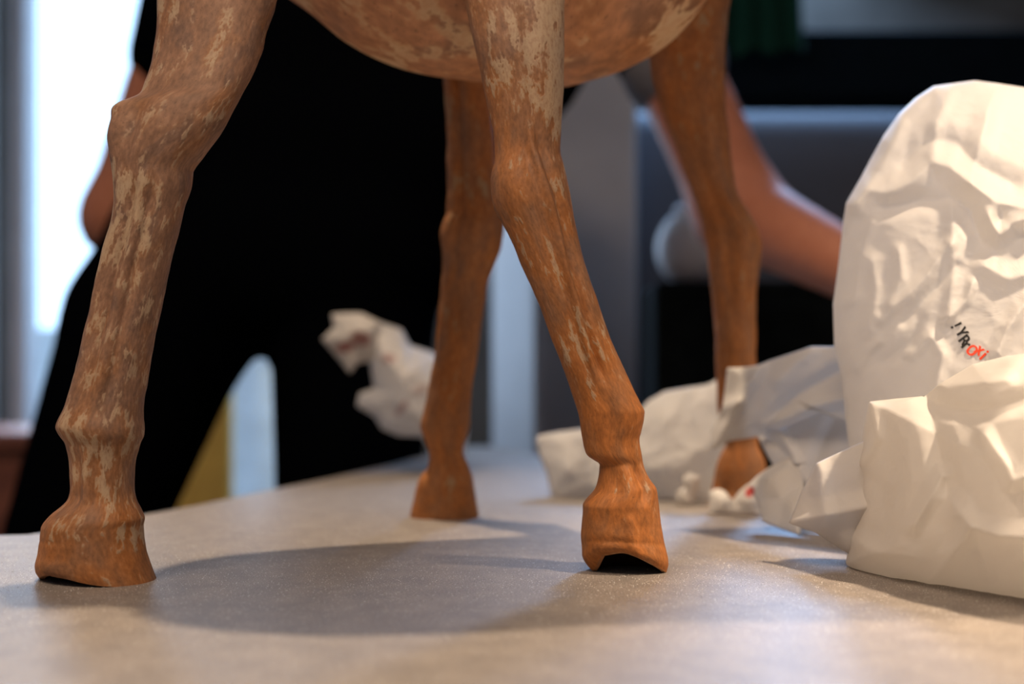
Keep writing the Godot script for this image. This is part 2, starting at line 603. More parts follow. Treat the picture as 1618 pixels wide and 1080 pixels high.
func spot_lamp(where: Vector3, aim: Vector3, energy: float, size: float, label: String, cone := 50.0, soft := 0.4) -> void:
	var t := thing("ceiling_spotlight", label, "lamp", where)
	var dir := (aim - where).normalized()
	var b := Basis.looking_at(dir, Vector3.FORWARD) * Basis(Vector3.RIGHT, -PI / 2)   # y along the beam
	part("housing", lathe([Vector2(0.0, -0.13), Vector2(0.045, -0.13), Vector2(0.055, -0.12), Vector2(0.055, 0.03), Vector2(0.050, 0.03), Vector2(0.050, 0.0), Vector2(0.0, -0.001)], where, b), M.black_wood, t)
	part("bulb_face", lathe([Vector2(0.0, 0.004), Vector2(0.048, 0.004), Vector2(0.048, 0.001), Vector2(0.0, 0.001)], where, b), M.bulb, t)
	part("stem", lathe([Vector2(0.012, 0.0), Vector2(0.012, 2.8 - where.y - 0.04), Vector2(0.05, 2.8 - where.y - 0.03), Vector2(0.05, 2.8 - where.y - 0.001), Vector2(0.0, 2.8 - where.y - 0.001)], where - dir * 0.05), M.black_wood, t)
	var l := SpotLight3D.new()
	l.name = "beam"
	l.light_color = Color(1.0, 0.89, 0.76)
	l.light_energy = energy
	l.light_size = size
	l.spot_angle = cone
	l.spot_angle_attenuation = soft
	l.spot_range = 9.0
	l.spot_attenuation = 2.0
	l.shadow_enabled = true
	t.add_child(l)
	l.look_at_from_position(where + dir * 0.04, aim, Vector3.FORWARD)


# ---------------------------------------------------------------- blurred things behind
func furniture() -> void:
	# high-backed dark padded bench along the right
	var t := thing("padded_bench", "long dark grey padded bench with a high rounded back behind the right of the table", "bench", Vector3(1.0, 0, -2.35))
	var prof := []
	for k in 13:
		var a := PI * k / 12.0
		prof.append(Vector2(-cos(a) * 0.16, 1.245 + sin(a) * 0.16))
	prof.append(Vector2(0.16, 0.45))
	prof.append(Vector2(-0.16, 0.45))
	prof.append(prof[0])
	var rows := []
	for e in [[0.095, 0.2], [0.10, 0.96], [0.12, 1.0], [2.18, 1.0], [2.2, 0.96], [2.205, 0.2]]:
		var r := PackedVector3Array()
		for p in prof:
			r.append(Vector3(e[0], 0.9 + (p.y - 0.9) * e[1], -2.57 + p.x * -e[1]))
		rows.append(r)
	part("backrest", grid_mesh(rows, true), M.black_leather, t)
	part("seat", bevel_box(Vector3(1.225, 0.36, -2.16), Vector3(1.95, 0.2, 0.55), 0.04), M.black_leather, t)
	for x in [0.35, 2.1]:
		for z in [-2.45, -1.98]:
			part("leg", bevel_box(Vector3(x, 0.13, z), Vector3(0.05, 0.26, 0.05)), M.metal, t)
	# low black cabinet before it with a pale roll on top
	var cy := at(1080, 452, 1.77).y
	t = thing("black_cabinet", "tall black cabinet carrying the pale round jar, in front of the padded bench", "cabinet", Vector3(0.63, 0, -1.77))
	part("body", bevel_box(Vector3(0.63, cy / 2, -1.77), Vector3(0.86, cy, 0.20)), M.black_wood, t)
	part("door", bevel_box(Vector3(0.42, cy / 2, -1.662), Vector3(0.40, cy - 0.06, 0.016)), M.black_wood, t)
	part("door", bevel_box(Vector3(0.84, cy / 2, -1.662), Vector3(0.40, cy - 0.06, 0.016)), M.black_wood, t)
	var c := at(1092, 392, 1.77)
	t = thing("round_jar", "pale round jar on the black cabinet, just left of the statue's far front leg", "jar", c - Vector3(0, 0.056, 0))
	var jar := []
	for k in 15:
		var a := -1.25 + 2.45 * k / 14.0
		jar.append(Vector2(cos(a) * 0.052, sin(a) * 0.058 - 0.001))
	jar.push_front(Vector2(0.0, -0.056))
	jar.append(Vector2(0.0, jar[-1].y))
	part("body", lathe(jar, c), M.white_paint, t)
	part("lid", lathe([Vector2(0.0, 0.052), Vector2(0.024, 0.052), Vector2(0.026, 0.056), Vector2(0.022, 0.062), Vector2(0.0, 0.064)], c), M.white_paint, t)
	# green cloth over the back wall, upper right
	t = thing("green_cloth", "dark green cloth hanging beyond the padded bench at the upper edge", "cloth", at(1200, 20, 3.0))
	var rows2 := []
	for k in 9:
		var y := 0.0 + k * 0.09
		var r2 := PackedVector3Array()
		for j in 25:
			var x: float = -0.11 + 0.22 * j / 24.0
			r2.append(at(1200, 78, 3.0) + Vector3(x * (1.0 - 0.3 * y), y + 0.01 * sin(j * 0.7), 0.02 * sin(j * 0.9 + k * 0.2)))
		for j in 25:
			var x: float = 0.11 - 0.22 * j / 24.0
			r2.append(at(1200, 78, 3.0) + Vector3(x * (1.0 - 0.3 * y), y + 0.01 * sin((24 - j) * 0.7), 0.02 * sin((24 - j) * 0.9 + k * 0.2) - 0.02))
		r2.append(r2[0])
		rows2.append(r2)
	part("cloth", grid_mesh(rows2, true), M.green, t)
	# dark shelf band along the far wall
	t = thing("dark_shelf", "long black wall shelf above the padded bench", "shelf", Vector3(1.4, 1.6, -3.2))
	part("board", bevel_box(Vector3(1.35, (at(0, 50, 3.1).y + at(0, 150, 3.1).y) / 2, -3.2), Vector3(2.0, 0.17, 0.22)), M.black_wood, t)
	for x in [0.6, 1.9]:
		part("bracket", bevel_box(Vector3(x, at(0, 150, 3.1).y - 0.06, -3.25), Vector3(0.03, 0.14, 0.1)), M.metal, t)
	# left: a reddish brown wooden chest under the window, yellow board between the person's legs
	var p := at(40, 682, 2.7)
	t = thing("wooden_chest", "reddish brown wooden chest under the window at the far left", "chest", Vector3(-1.2, 0, -2.65))
	part("body", bevel_box(Vector3(-1.35, p.y / 2 - 0.02, -2.88), Vector3(0.70, p.y - 0.04, 0.34)), M.brown_wood, t)
	part("lid", bevel_box(Vector3(-1.35, p.y - 0.02, -2.87), Vector3(0.74, 0.04, 0.40)), M.brown_wood, t)
	var q := at(367, 600, 2.6)
	t = thing("yellow_board", "yellow upright board seen between the person's legs", "board", Vector3(q.x - 0.2, 0, -2.6))
	part("panel", bevel_box(Vector3(q.x - 0.16, 0.45, -2.6), Vector3(0.32, 0.86, 0.03)), M.yellow, t)
	part("foot", bevel_box(Vector3(q.x - 0.16, 0.015, -2.6), Vector3(0.32, 0.03, 0.24)), M.yellow, t)


# ---------------------------------------------------------------- table
func table() -> void:
	var t := thing("table", "table covered with a grey-beige finely glittering sheet under the horse statue", "table", Vector3(0.1, 0, -0.6))
	var edge := PackedVector3Array()
	for p in [Vector2(-260, 856), Vector2(0, 850), Vector2(60, 848), Vector2(140, 836), Vector2(230, 818), Vector2(330, 800), Vector2(430, 778), Vector2(540, 756), Vector2(640, 734), Vector2(700, 716), Vector2(740, 705), Vector2(775, 706), Vector2(815, 714), Vector2(856, 726), Vector2(1000, 750), Vector2(1165, 768), Vector2(1618, 792), Vector2(1900, 810)]:
		edge.append(on_table(p.x, p.y))
	edge.append(Vector3(0.72, TABLE, 0.2))
	edge.append(Vector3(-0.55, TABLE, 0.2))
	edge.append(Vector3(-0.55, TABLE, -0.35))
	# finer edge points
	var fine := PackedVector3Array()
	for i in edge.size():
		for k in 6:
			fine.append(edge[i].lerp(edge[(i + 1) % edge.size()], k / 6.0))
	for pass_ in 3:
		var sm := fine.duplicate()
		for i in fine.size():
			sm[i] = (fine[i - 1] + fine[i] * 2.0 + fine[(i + 1) % fine.size()]) / 4.0
		fine = sm
	var n := fine.size()
	var flat := PackedVector2Array()
	var mid := Vector3.ZERO
	for p in fine:
		mid += p / n
	var area := 0.0
	for i in n:
		var a := fine[i]
		var b := fine[(i + 1) % n]
		area += a.x * b.z - b.x * a.z
	var inward := 1.0 if area < 0.0 else -1.0
	var rows := []
	for s in [[0.014, 0.0], [0.006, -0.0015], [0.001, -0.006], [0.0, -0.013], [0.0, -0.036], [0.004, -0.04], [0.05, -0.04]]:
		var r := PackedVector3Array()
		for i in n + 1:
			var a := fine[(i - 1 + n) % n]
			var b := fine[(i + 1) % n]
			var nn := (b - a).cross(Vector3.UP).normalized()
			nn *= inward
			r.append(fine[i % n] + nn * s[0] + Vector3(0, s[1], 0))
		rows.append(r)
	for i in n:
		flat.append(Vector2(rows[0][i].x, rows[0][i].z))
	var tri := Geometry2D.triangulate_polygon(flat)
	var st := SurfaceTool.new()
	st.begin(Mesh.PRIMITIVE_TRIANGLES)
	for i in range(0, tri.size(), 3):
		var v := [rows[0][tri[i]], rows[0][tri[i + 1]], rows[0][tri[i + 2]]]
		if (v[1] - v[0]).cross(v[2] - v[0]).y > 0.0:
			v = [v[0], v[2], v[1]]
		for q in v:
			st.set_normal(Vector3.UP)
			st.set_uv(Vector2.ZERO)
			st.add_vertex(q)
	st.index()
	part("top", join([st.commit(), grid_mesh(rows, true)]), M.cover, t)
	# glitter in the sheet: tiny grains, light and dark, too many to count
	var grain := SurfaceTool.new()
	grain.begin(Mesh.PRIMITIVE_TRIANGLES)
	var tip := Vector3(0, 0.55, 0)
	for k in 4:
		for q in [tip, Vector3(cos(k * PI / 2), 0, sin(k * PI / 2)), Vector3(cos((k + 1) * PI / 2), 0, sin((k + 1) * PI / 2))]:
			grain.add_vertex(q)
	grain.generate_normals()
	var mm := MultiMesh.new()
	mm.transform_format = MultiMesh.TRANSFORM_3D
	mm.use_colors = true
	mm.mesh = grain.commit()
	var spots := []
	while spots.size() < 60000:
		var q := Vector3(rng.randf_range(-0.38, 0.5), TABLE, -rng.randf_range(0.38, 0.98))
		if Geometry2D.is_point_in_polygon(Vector2(q.x, q.z), flat):
			spots.append(q)
	mm.instance_count = spots.size()
	for i in spots.size():
		var sz := rng.randf_range(0.00016, 0.00036)
		mm.set_instance_transform(i, Transform3D(Basis.from_euler(Vector3(rng.randf_range(-0.5, 0.5), rng.randf() * TAU, rng.randf_range(-0.5, 0.5))).scaled(Vector3.ONE * sz), spots[i]))
		var g := 0.75 if rng.randf() < 0.6 else 0.14
		mm.set_instance_color(i, Color(g, g * 0.97, g * 0.94))
	var gl := MultiMeshInstance3D.new()
	gl.name = "glitter"
	gl.multimesh = mm
	gl.material_override = M.glitter
	gl.position = -t.position
	gl.set_meta("kind", "stuff")
	t.add_child(gl, true)
	for q in [Vector3(-0.42, 0, 0.1), Vector3(0.58, 0, 0.1), Vector3(0.55, 0, -0.8), Vector3(-0.05, 0, -1.2)]:
		part("leg", bevel_box(q + Vector3(0, 0.355, 0), Vector3(0.05, 0.71, 0.05)), M.metal, t)


# ---------------------------------------------------------------- the horse statue
# left, right: outlines as Vector2(y, x) in pixels at the leg's own distance; everything turns into metres through at()
func leg_mesh(left: Array, right: Array, depth: Array, ratio: Array, yaw: float, y0: float, y1: float, tilt: float, step: float, segs: int, bulge: Callable, v0: float, v1: float, sole: Dictionary = {}) -> ArrayMesh:
	var rows := []
	var uvs := []
	var n := int(ceil((y1 - y0) / step))
	for k in n + 1:
		var y := y0 + (y1 - y0) * k / n
		var f := clampf((y - (sole.get("from", 9e9) as float)) / maxf(1.0, y1 - (sole.get("from", 0.0) as float)), 0.0, 1.0)
		var d := along(depth, y)
		var yl := y - tilt * f
		var yr := y + tilt * f
		var a := at(along(left, y), yl, d)
		var b := at(along(right, y), yr, d)
		var c := (a + b) / 2.0
		var u := (b - a) / 2.0
		var rt := along(ratio, y)      # turned about the upright, as wide as before
		var half := u.x / sqrt(pow(cos(yaw), 2.0) + pow(rt * sin(yaw), 2.0))
		u = Vector3(half * cos(yaw), u.y, half * sin(yaw))
		var w := Vector3(u.z, 0, -u.x).normalized()
		if w.z < 0.0:
			w = -w
		w *= u.length() * along(ratio, y)      # towards the room's near side
		var r := PackedVector3Array()
		for j in segs + 1:
			var q := TAU * (j % segs) / segs      # u 0.25 = left, 0.5 = near, 0.75 = right
			var cs := -sin(q)
			var sn := -cos(q)
			var e := pow(pow(absf(cs), 2.15) + pow(absf(sn), 2.15), -1.0 / 2.15)
			var p := u * cs * e + w * sn * e
			var out := p.normalized()
			p += out * (bulge.call(cs, sn, y) as float)
			if f > 0.0 and sole.has("notch"):
				if sn > -0.2:      # height in pixels of the opening's arch against the place across the hoof
					p.y += along(sole.notch, cs) * smoothstep(-0.2, 0.25, sn) * pow(f, 2.5) / FOCAL * d
			r.append(c + p)
		rows.append(r)
		uvs.append(lerpf(v0, v1, float(k) / n))
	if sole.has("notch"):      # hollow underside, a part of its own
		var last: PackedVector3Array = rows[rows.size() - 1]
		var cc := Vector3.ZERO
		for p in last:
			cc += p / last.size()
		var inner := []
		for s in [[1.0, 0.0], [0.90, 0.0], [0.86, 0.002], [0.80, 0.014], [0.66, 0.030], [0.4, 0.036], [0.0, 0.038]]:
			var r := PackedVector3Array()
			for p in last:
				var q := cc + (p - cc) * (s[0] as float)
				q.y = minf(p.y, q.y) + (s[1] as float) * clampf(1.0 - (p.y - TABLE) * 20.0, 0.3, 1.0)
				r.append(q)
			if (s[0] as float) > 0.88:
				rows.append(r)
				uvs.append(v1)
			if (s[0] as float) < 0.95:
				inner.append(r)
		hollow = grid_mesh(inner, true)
	elif sole.has("flat"):
		var last2: PackedVector3Array = rows[rows.size() - 1]
		var c2 := Vector3.ZERO
		for p in last2:
			c2 += p / last2.size()
		for s in [0.97, 0.0]:
			var r := PackedVector3Array()
			for p in last2:
				r.append(c2 + (p - c2) * (s as float) - Vector3(0, 0.0006, 0))
			rows.append(r)
			uvs.append(v1)
	return grid_mesh(rows, true, uvs)


func pts(flat: Array) -> Array:      # [y, x, y, x ...] -> Vector2s
	var r := []
	for i in range(0, flat.size(), 2):
		r.append(Vector2(flat[i], flat[i + 1]))
	return r


func bump_at(cs: float, where: float, width: float) -> float:
	var q := (cs - where) / width
	return exp(-q * q)


func horse() -> void:
	var h := thing("horse_statue", "terracotta horse statue with worn pale slip standing on the covered table", "statue", Vector3(-0.005, TABLE, -0.72))
	var lump := FastNoiseLite.new()
	lump.seed = 5
	lump.frequency = 0.02
	lump.fractal_octaves = 3

	# near hind leg
	var al := pts([-260, 250, -120, 244, 0, 245, 40, 244, 100, 235, 135, 224, 152, 217, 157, 210, 162, 199, 170, 187, 190, 176, 215, 171, 245, 174, 270, 178, 310, 181, 340, 179, 380, 170, 410, 162, 460, 150, 500, 141, 560, 126, 607, 115, 645, 102, 665, 93, 676, 91, 688, 96, 700, 104, 727, 112, 769, 112, 789, 107, 802, 95, 811, 84, 832, 67, 851, 64, 876, 61, 895, 57, 905, 58, 915, 63])
	var ar := pts([-260, 600, -120, 500, 0, 441, 20, 436, 50, 425, 85, 415, 122, 400, 170, 375, 215, 350, 245, 325, 270, 305, 295, 300, 325, 290, 370, 280, 420, 267, 480, 255, 540, 242, 600, 232, 648, 225, 670, 224, 688, 225, 707, 218, 727, 212, 758, 210, 789, 213, 808, 222, 818, 226, 830, 224, 867, 230, 905, 242, 915, 246])
	var ad := pts([-260, 0.655, 0, 0.625, 200, 0.595, 500, 0.588, 790, 0.584, 915, 0.586])
	var arat := pts([-260, 0.62, 0, 0.62, 150, 0.62, 220, 0.66, 300, 0.85, 480, 0.86, 670, 0.86, 750, 0.9, 830, 0.85, 915, 0.78])
	var abul := func(cs: float, sn: float, y: float) -> float:
		var b := lump.get_noise_3d(cs * 40.0, sn * 40.0, y * 0.5) * 0.0009
		if sn > 0.0:
			var mid := smoothstep(250.0, 330.0, y) * (1.0 - smoothstep(600.0, 655.0, y))
			b += mid * sn * (0.0016 * bump_at(cs, -0.45, 0.22) - 0.0019 * bump_at(cs, 0.06, 0.10) + 0.0013 * bump_at(cs, 0.33, 0.12) - 0.0017 * bump_at(cs, 0.58, 0.09))
			var hock := exp(-pow((y - 205.0) / 50.0, 2.0))
			b += 0.0035 * exp(-pow((y - 168.0) / 16.0, 2.0)) * bump_at(cs, -0.75, 0.2)
			b += hock * (0.0020 * bump_at(cs, -0.62, 0.22) - 0.0022 * bump_at(cs, -0.22, 0.14) + 0.0008 * bump_at(cs, 0.2, 0.2))
		var fet := exp(-pow((y - 673.0) / 10.0, 2.0))
		b += fet * 0.0004
		b -= 0.0004 * exp(-pow((y - 697.0) / 8.0, 2.0))
		var past := smoothstep(700.0, 730.0, y) * (1.0 - smoothstep(780.0, 815.0, y))
		b += past * (0.0012 * bump_at(cs, 0.1, 0.12) - 0.0014 * bump_at(cs, -0.2, 0.15) - 0.0012 * bump_at(cs, 0.42, 0.12))
		b -= 0.0003 * exp(-pow((y - 852.0) / 5.0, 2.0)) * smoothstep(0.3, -0.4, cs)
		return b
	var mat_a := clay(512, 1024, 31, [[0.0, 0.35, 0.30, 0.15], [0.42, 0.40, 0.22, 0.18], [0.47, 0.85, 0.52, 0.12], [0.55, 0.55, 0.62, 0.20], [0.62, 0.15, 0.30, 0.28], [0.72, 0.62, 0.30, 0.30], [0.86, 0.48, 0.42, 0.35], [0.90, 0.10, 0.28, 0.26], [0.935, 0.18, 0.42, 0.40], [0.96, 0.02, 0.10, 0.16], [1.0, 0.0, 0.06, 0.1]], pts([0, 0.08, 0.6, 0.05, 0.75, 0.2, 0.85, 0.35, 0.95, 0.75, 1.0, 0.6]), 1.7)
	var va := (812.0 + 260.0) / (915.0 + 260.0)
	var lg := part("leg", leg_mesh(al, ar, ad, arat, 0.36, -260, 812, 0, 3.0, 112, abul, 0.0, va), mat_a, h, "near hind leg, greyed, with the hock jutting out")
	part("hoof", leg_mesh(al, ar, ad, arat, 0.36, 812, 915, 0.0, 2.0, 112, abul, va, 1.0, {"from": 812.0, "notch": pts([-0.92, 0, -0.7, 8, -0.4, 15, 0.0, 13, 0.4, 6, 0.8, 0])}), mat_a, lg)
	part("hollow", hollow, M.shaded_clay, lg)

	# near front leg
	var bl := pts([-260, 690, -100, 714, 0, 734, 50, 745, 85, 752, 125, 762, 170, 772, 215, 780, 255, 781, 270, 777, 285, 775, 305, 776, 330, 782, 355, 795, 385, 810, 420, 825, 460, 842, 495, 857, 548, 877, 602, 896, 656, 914, 690, 919, 708, 923, 720, 929, 726, 938, 732, 947, 751, 946, 773, 940, 787, 928, 798, 921, 809, 921, 850, 918, 878, 920, 890, 926, 901, 936])
	var br := pts([-260, 925, -100, 902, 0, 893, 75, 892, 150, 890, 210, 886, 243, 885, 250, 887, 260, 890, 285, 896, 320, 903, 360, 910, 400, 920, 440, 932, 480, 946, 516, 958, 570, 980, 613, 1001, 635, 1011, 650, 1018, 665, 1017, 680, 1014, 692, 1011, 712, 1013, 737, 1018, 759, 1028, 771, 1036, 787, 1038, 820, 1042, 850, 1047, 870, 1052, 890, 1055, 901, 1053])
	var bd := pts([-260, 0.74, -120, 0.685, 0, 0.642, 250, 0.622, 500, 0.614, 720, 0.612, 901, 0.6105])
	var brat := pts([-260, 0.8, 0, 0.80, 250, 0.85, 450, 0.9, 690, 0.9, 740, 0.95, 830, 0.85, 901, 0.80])
	var ridge := pts([200, 0.10, 240, 0.23, 300, 0.44, 340, 0.50, 420, 0.38, 490, 0.28, 540, 0.12, 600, 0.0])
	var bbul := func(cs: float, sn: float, y: float) -> float:
		var b := lump.get_noise_3d(cs * 40.0 + 90.0, sn * 40.0, y * 0.5) * 0.0008
		if sn > 0.0:
			var on := smoothstep(190.0, 260.0, y) * (1.0 - smoothstep(560.0, 620.0, y))
			var at_ := along(ridge, y)
			b += on * sn * (0.0024 * bump_at(cs, at_, 0.09) - 0.0030 * bump_at(cs, at_ + 0.22, 0.10) - 0.0014 * bump_at(cs, at_ - 0.25, 0.14))
			b += 0.0016 * exp(-pow((y - 310.0) / 45.0, 2.0)) * bump_at(cs, -0.25, 0.4)
			var up := 1.0 - smoothstep(150.0, 230.0, y)
			b += up * sn * (-0.0012 * bump_at(cs, 0.25, 0.14) + 0.0006 * bump_at(cs, 0.6, 0.2))
			var fb := exp(-pow((y - 650.0) / 35.0, 2.0))
			b += fb * (0.0014 * bump_at(cs, 0.5, 0.3) - 0.0010 * bump_at(cs, 0.0, 0.2))
			var past := smoothstep(725.0, 745.0, y) * (1.0 - smoothstep(775.0, 800.0, y))
			b += past * (0.0014 * bump_at(cs, 0.15, 0.2) - 0.0020 * bump_at(cs, 0.6, 0.14) + 0.001 * bump_at(cs, 0.85, 0.1))
			var ho := smoothstep(800.0, 820.0, y)
			b += ho * (0.0012 * bump_at(cs, 0.25, 0.14))
			b -= 0.0004 * exp(-pow((y - 858.0) / 7.0, 2.0))
		return b
	var mat_b := clay(512, 1024, 57, [[0.0, 0.05, 0.35, 0.95], [0.30, 0.02, 0.5, 0.9], [0.385, -0.05, 0.42, 0.75], [0.43, -0.2, 0.05, 0.5], [0.47, -0.1, 0.16, 0.25], [0.52, -0.05, 0.12, 0.05], [0.58, -0.1, 0.24, 0.1], [0.68, 0.10, 0.34, 0.2], [0.74, 0.16, 0.18, 0.1], [0.79, -0.2, -0.2, -0.2], [0.87, -0.2, 0.05, 0.0], [1.0, -0.3, -0.25, -0.2]], pts([0, 0.1, 0.25, 0.15, 0.4, 0.6, 0.6, 0.7, 0.75, 0.95, 1.0, 1.0]), 1.7)
	var vb := (790.0 + 260.0) / (901.0 + 260.0)
	lg = part("leg", leg_mesh(bl, br, bd, brat, 0.10, -260, 790, 0, 3.0, 112, bbul, 0.0, vb), mat_b, h, "near front leg slanting forward, orange below and pale above")
	part("hoof", leg_mesh(bl, br, bd, brat, 0.10, 790, 901, 0.0, 2.0, 112, bbul, vb, 1.0, {"from": 790.0, "notch": pts([-0.97, 0, -0.84, 14, -0.7, 30, -0.2, 36, 0.1, 32, 0.45, 22, 0.8, 9, 0.97, 0])}), mat_b, lg, "hollow orange hoof with an arched opening")
	part("hollow", hollow, M.shaded_clay, lg)

	# far hind leg and far front leg
	var mat_c := clay(256, 512, 71, [[0.0, 0.1, 0.2, 0.1], [0.4, 0.1, 0.15, 0.0], [0.8, -0.1, -0.05, -0.1], [0.9, 0.1, 0.16, 0.0], [1.0, -0.2, -0.2, -0.2]], pts([0, 0.6, 0.5, 0.75, 1.0, 0.85]), 2.0, Color(0.66, 0.57, 0.44), 1.6)
	var cl := pts([-60, 690, 122, 701, 170, 704, 225, 706, 300, 707, 338, 705, 352, 699, 375, 696, 395, 699, 425, 700, 480, 695, 540, 689, 600, 680, 650, 670, 676, 665, 692, 671, 715, 678, 738, 676, 752, 665, 779, 655, 817, 649])
	var cr := pts([-60, 785, 122, 776, 225, 781, 300, 790, 340, 796, 365, 796, 390, 792, 420, 780, 445, 771, 475, 766, 540, 758, 580, 751, 640, 743, 677, 741, 695, 735, 715, 732, 733, 739, 752, 747, 785, 751, 817, 757])
	var cd := pts([-60, 0.79, 122, 0.80, 817, 0.842])
	var cbul := func(cs: float, sn: float, y: float) -> float:
		var b := lump.get_noise_3d(cs * 40.0 + 200.0, sn * 40.0, y * 0.7) * 0.001
		if sn > 0.0:
			b += (1.0 - smoothstep(380.0, 480.0, y)) * sn * (-0.0034 * bump_at(cs, -0.35, 0.14) + 0.001 * bump_at(cs, 0.2, 0.2))
			b -= smoothstep(690.0, 720.0, y) * (1.0 - smoothstep(740.0, 770.0, y)) * 0.0025 * bump_at(cs, 0.0, 0.3)
		return b
	var crat := pts([-60, 0.9, 300, 0.9, 817, 0.85])
	lg = part("leg", leg_mesh(cl, cr, cd, crat, 0.14, -60, 755, 0, 5.0, 72, cbul, 0.0, 0.88), mat_c, h, "far hind leg, orange brown")
	part("hoof", leg_mesh(cl, cr, cd, crat, 0.14, 755, 817, 0.0, 3.0, 72, cbul, 0.88, 1.0, {"from": 755.0, "flat": true}), mat_c, lg)
	var mat_d := clay(256, 512, 83, [[0.0, 0.3, 0.3, 0.2], [0.3, 0.0, 0.12, 0.1], [0.6, -0.1, -0.05, -0.05], [1.0, -0.3, -0.2, -0.2]], pts([0, 0.5, 0.3, 0.85, 1.0, 0.85]), 2.0, Color(0.66, 0.57, 0.44), 1.6)
	var dl := pts([-160, 1000, -60, 1010, 40, 1018, 95, 1027, 120, 1030, 170, 1045, 220, 1065, 270, 1082, 320, 1100, 360, 1112, 400, 1118, 450, 1123, 500, 1129, 540, 1131, 600, 1133, 660, 1137, 690, 1145, 700, 1147, 720, 1138, 740, 1131, 770, 1126, 800, 1120])
	var dr := pts([-160, 1180, -60, 1166, 0, 1155, 30, 1149, 75, 1146, 125, 1145, 175, 1147, 225, 1152, 270, 1157, 310, 1167, 340, 1185, 365, 1198, 385, 1203, 400, 1202, 425, 1198, 465, 1194, 540, 1194, 600, 1196, 660, 1200, 690, 1198, 705, 1200, 725, 1207, 760, 1211, 800, 1216])
	var dd := pts([-160, 0.80, 0, 0.815, 400, 0.87, 800, 0.906])
	var dbul := func(cs: float, sn: float, y: float) -> float:
		var b := lump.get_noise_3d(cs * 40.0 + 300.0, sn * 40.0, y * 0.7) * 0.001
		if sn > 0.0:
			b += smoothstep(120.0, 200.0, y) * (1.0 - smoothstep(430.0, 520.0, y)) * sn * (0.0016 * bump_at(cs, 0.25, 0.25) - 0.0014 * bump_at(cs, -0.3, 0.2))
		return b
	var drat := pts([-160, 0.7, 0, 0.7, 200, 0.8, 800, 0.85])
	lg = part("leg", leg_mesh(dl, dr, dd, drat, 0.10, -160, 730, 0, 5.0, 72, dbul, 0.0, 0.87), mat_d, h, "far front leg, orange brown, partly behind tissue paper")
	part("hoof", leg_mesh(dl, dr, dd, drat, 0.10, 730, 800, 0.0, 3.0, 72, dbul, 0.87, 1.0, {"from": 730.0, "notch": pts([-0.5, 0, 0.0, 16, 0.5, 0])}), mat_d, lg)
	part("hollow", hollow, M.shaded_clay, lg)

	# trunk: rings across the axis from rump to chest; Vector2(distance along the axis, value)
	var mat_t := clay(512, 512, 97, [[0.0, 0.3, 0.4, 0.3], [0.30, 0.4, 0.66, 0.5], [0.5, 0.4, 0.60, 0.45], [0.62, 0.25, 0.28, 0.2], [0.8, 0.35, 0.42, 0.3], [1.0, 0.3, 0.3, 0.3]], pts([0, 0.15, 0.5, 0.3, 0.7, 0.45, 1.0, 0.4]), 2.2, Color(0.88, 0.76, 0.60), 0.9, Color(0.77, 0.56, 0.42))  # slip and clay paled further for light bounced up off the table
	var low := pts([-0.215, 1.15, -0.2, 1.115, -0.17, 1.090, -0.14, 1.079, -0.114, 1.064, -0.09, 1.046, -0.06, 1.033, -0.02, 1.027, 0.04, 1.026, 0.065, 1.033, 0.085, 1.041, 0.105, 1.054, 0.12, 1.073, 0.14, 1.11, 0.16, 1.15, 0.172, 1.185])
	var high := pts([-0.215, 1.19, -0.2, 1.225, -0.15, 1.25, -0.05, 1.25, 0.05, 1.275, 0.12, 1.285, 0.15, 1.26, 0.172, 1.215])
	var wide := pts([-0.215, 0.02, -0.205, 0.045, -0.19, 0.065, -0.14, 0.088, -0.05, 0.096, 0.05, 0.108, 0.11, 0.106, 0.15, 0.08, 0.165, 0.05, 0.172, 0.02])
	var ax := Vector3(0.972, 0, -0.233)
	var side := Vector3(0.233, 0, 0.972)
	var rows := []
	for k in 121:
		var a := -0.215 + 0.387 * k / 120.0
		var y0 := along(low, a)
		var y1 := along(high, a)
		var r := PackedVector3Array()
		for j in 113:
			var q := TAU * (j % 112) / 112.0
			var cs := -sin(q)      # u .25 bottom, .5 near, .75 top
			var sn := -cos(q)
			var e := pow(pow(absf(cs), 2.2) + pow(absf(sn), 2.2), -1.0 / 2.2)
			var lift := lump.get_noise_3d(a * 150.0, cs * 20.0, sn * 20.0) * 0.0015
			r.append(Vector3(-0.005, 0, -0.72) + ax * a + side * sn * e * (along(wide, a) + lift) + Vector3(0, (y0 + y1) / 2.0 + cs * e * ((y1 - y0) / 2.0 + lift), 0))
		rows.append(r)
	for e in [0, 1]:
		var src: PackedVector3Array = rows[0] if e == 0 else rows[rows.size() - 1]
		var c := Vector3.ZERO
		for p in src:
			c += p / src.size()
		var tip := PackedVector3Array()
		for p in src:
			tip.append(c + ax * (-0.004 if e == 0 else 0.004))
		if e == 0:
			rows.insert(0, tip)
		else:
			rows.append(tip)
	part("trunk", grid_mesh(rows, true), mat_t, h, "rounded belly with streaky slip, paled for light bounced off the table")
	# neck, head and tail above the frame
	var P := func(a: float, y: float, s: float) -> Vector3:
		return Vector3(-0.005, y, -0.72) + ax * a + side * s
	var bones := [[P.call(0.11, 1.19, 0), P.call(0.17, 1.30, 0), 0.075, 0.052], [P.call(0.17, 1.30, 0), P.call(0.215, 1.40, 0), 0.052, 0.040], [P.call(0.205, 1.41, 0), P.call(0.25, 1.39, 0), 0.036, 0.034], [P.call(0.25, 1.39, 0), P.call(0.315, 1.335, 0), 0.032, 0.020], [P.call(0.315, 1.335, 0), P.call(0.325, 1.325, 0), 0.021, 0.019], [P.call(0.20, 1.43, 0.018), P.call(0.195, 1.475, 0.024), 0.010, 0.004], [P.call(0.20, 1.43, -0.018), P.call(0.195, 1.475, -0.024), 0.010, 0.004]]
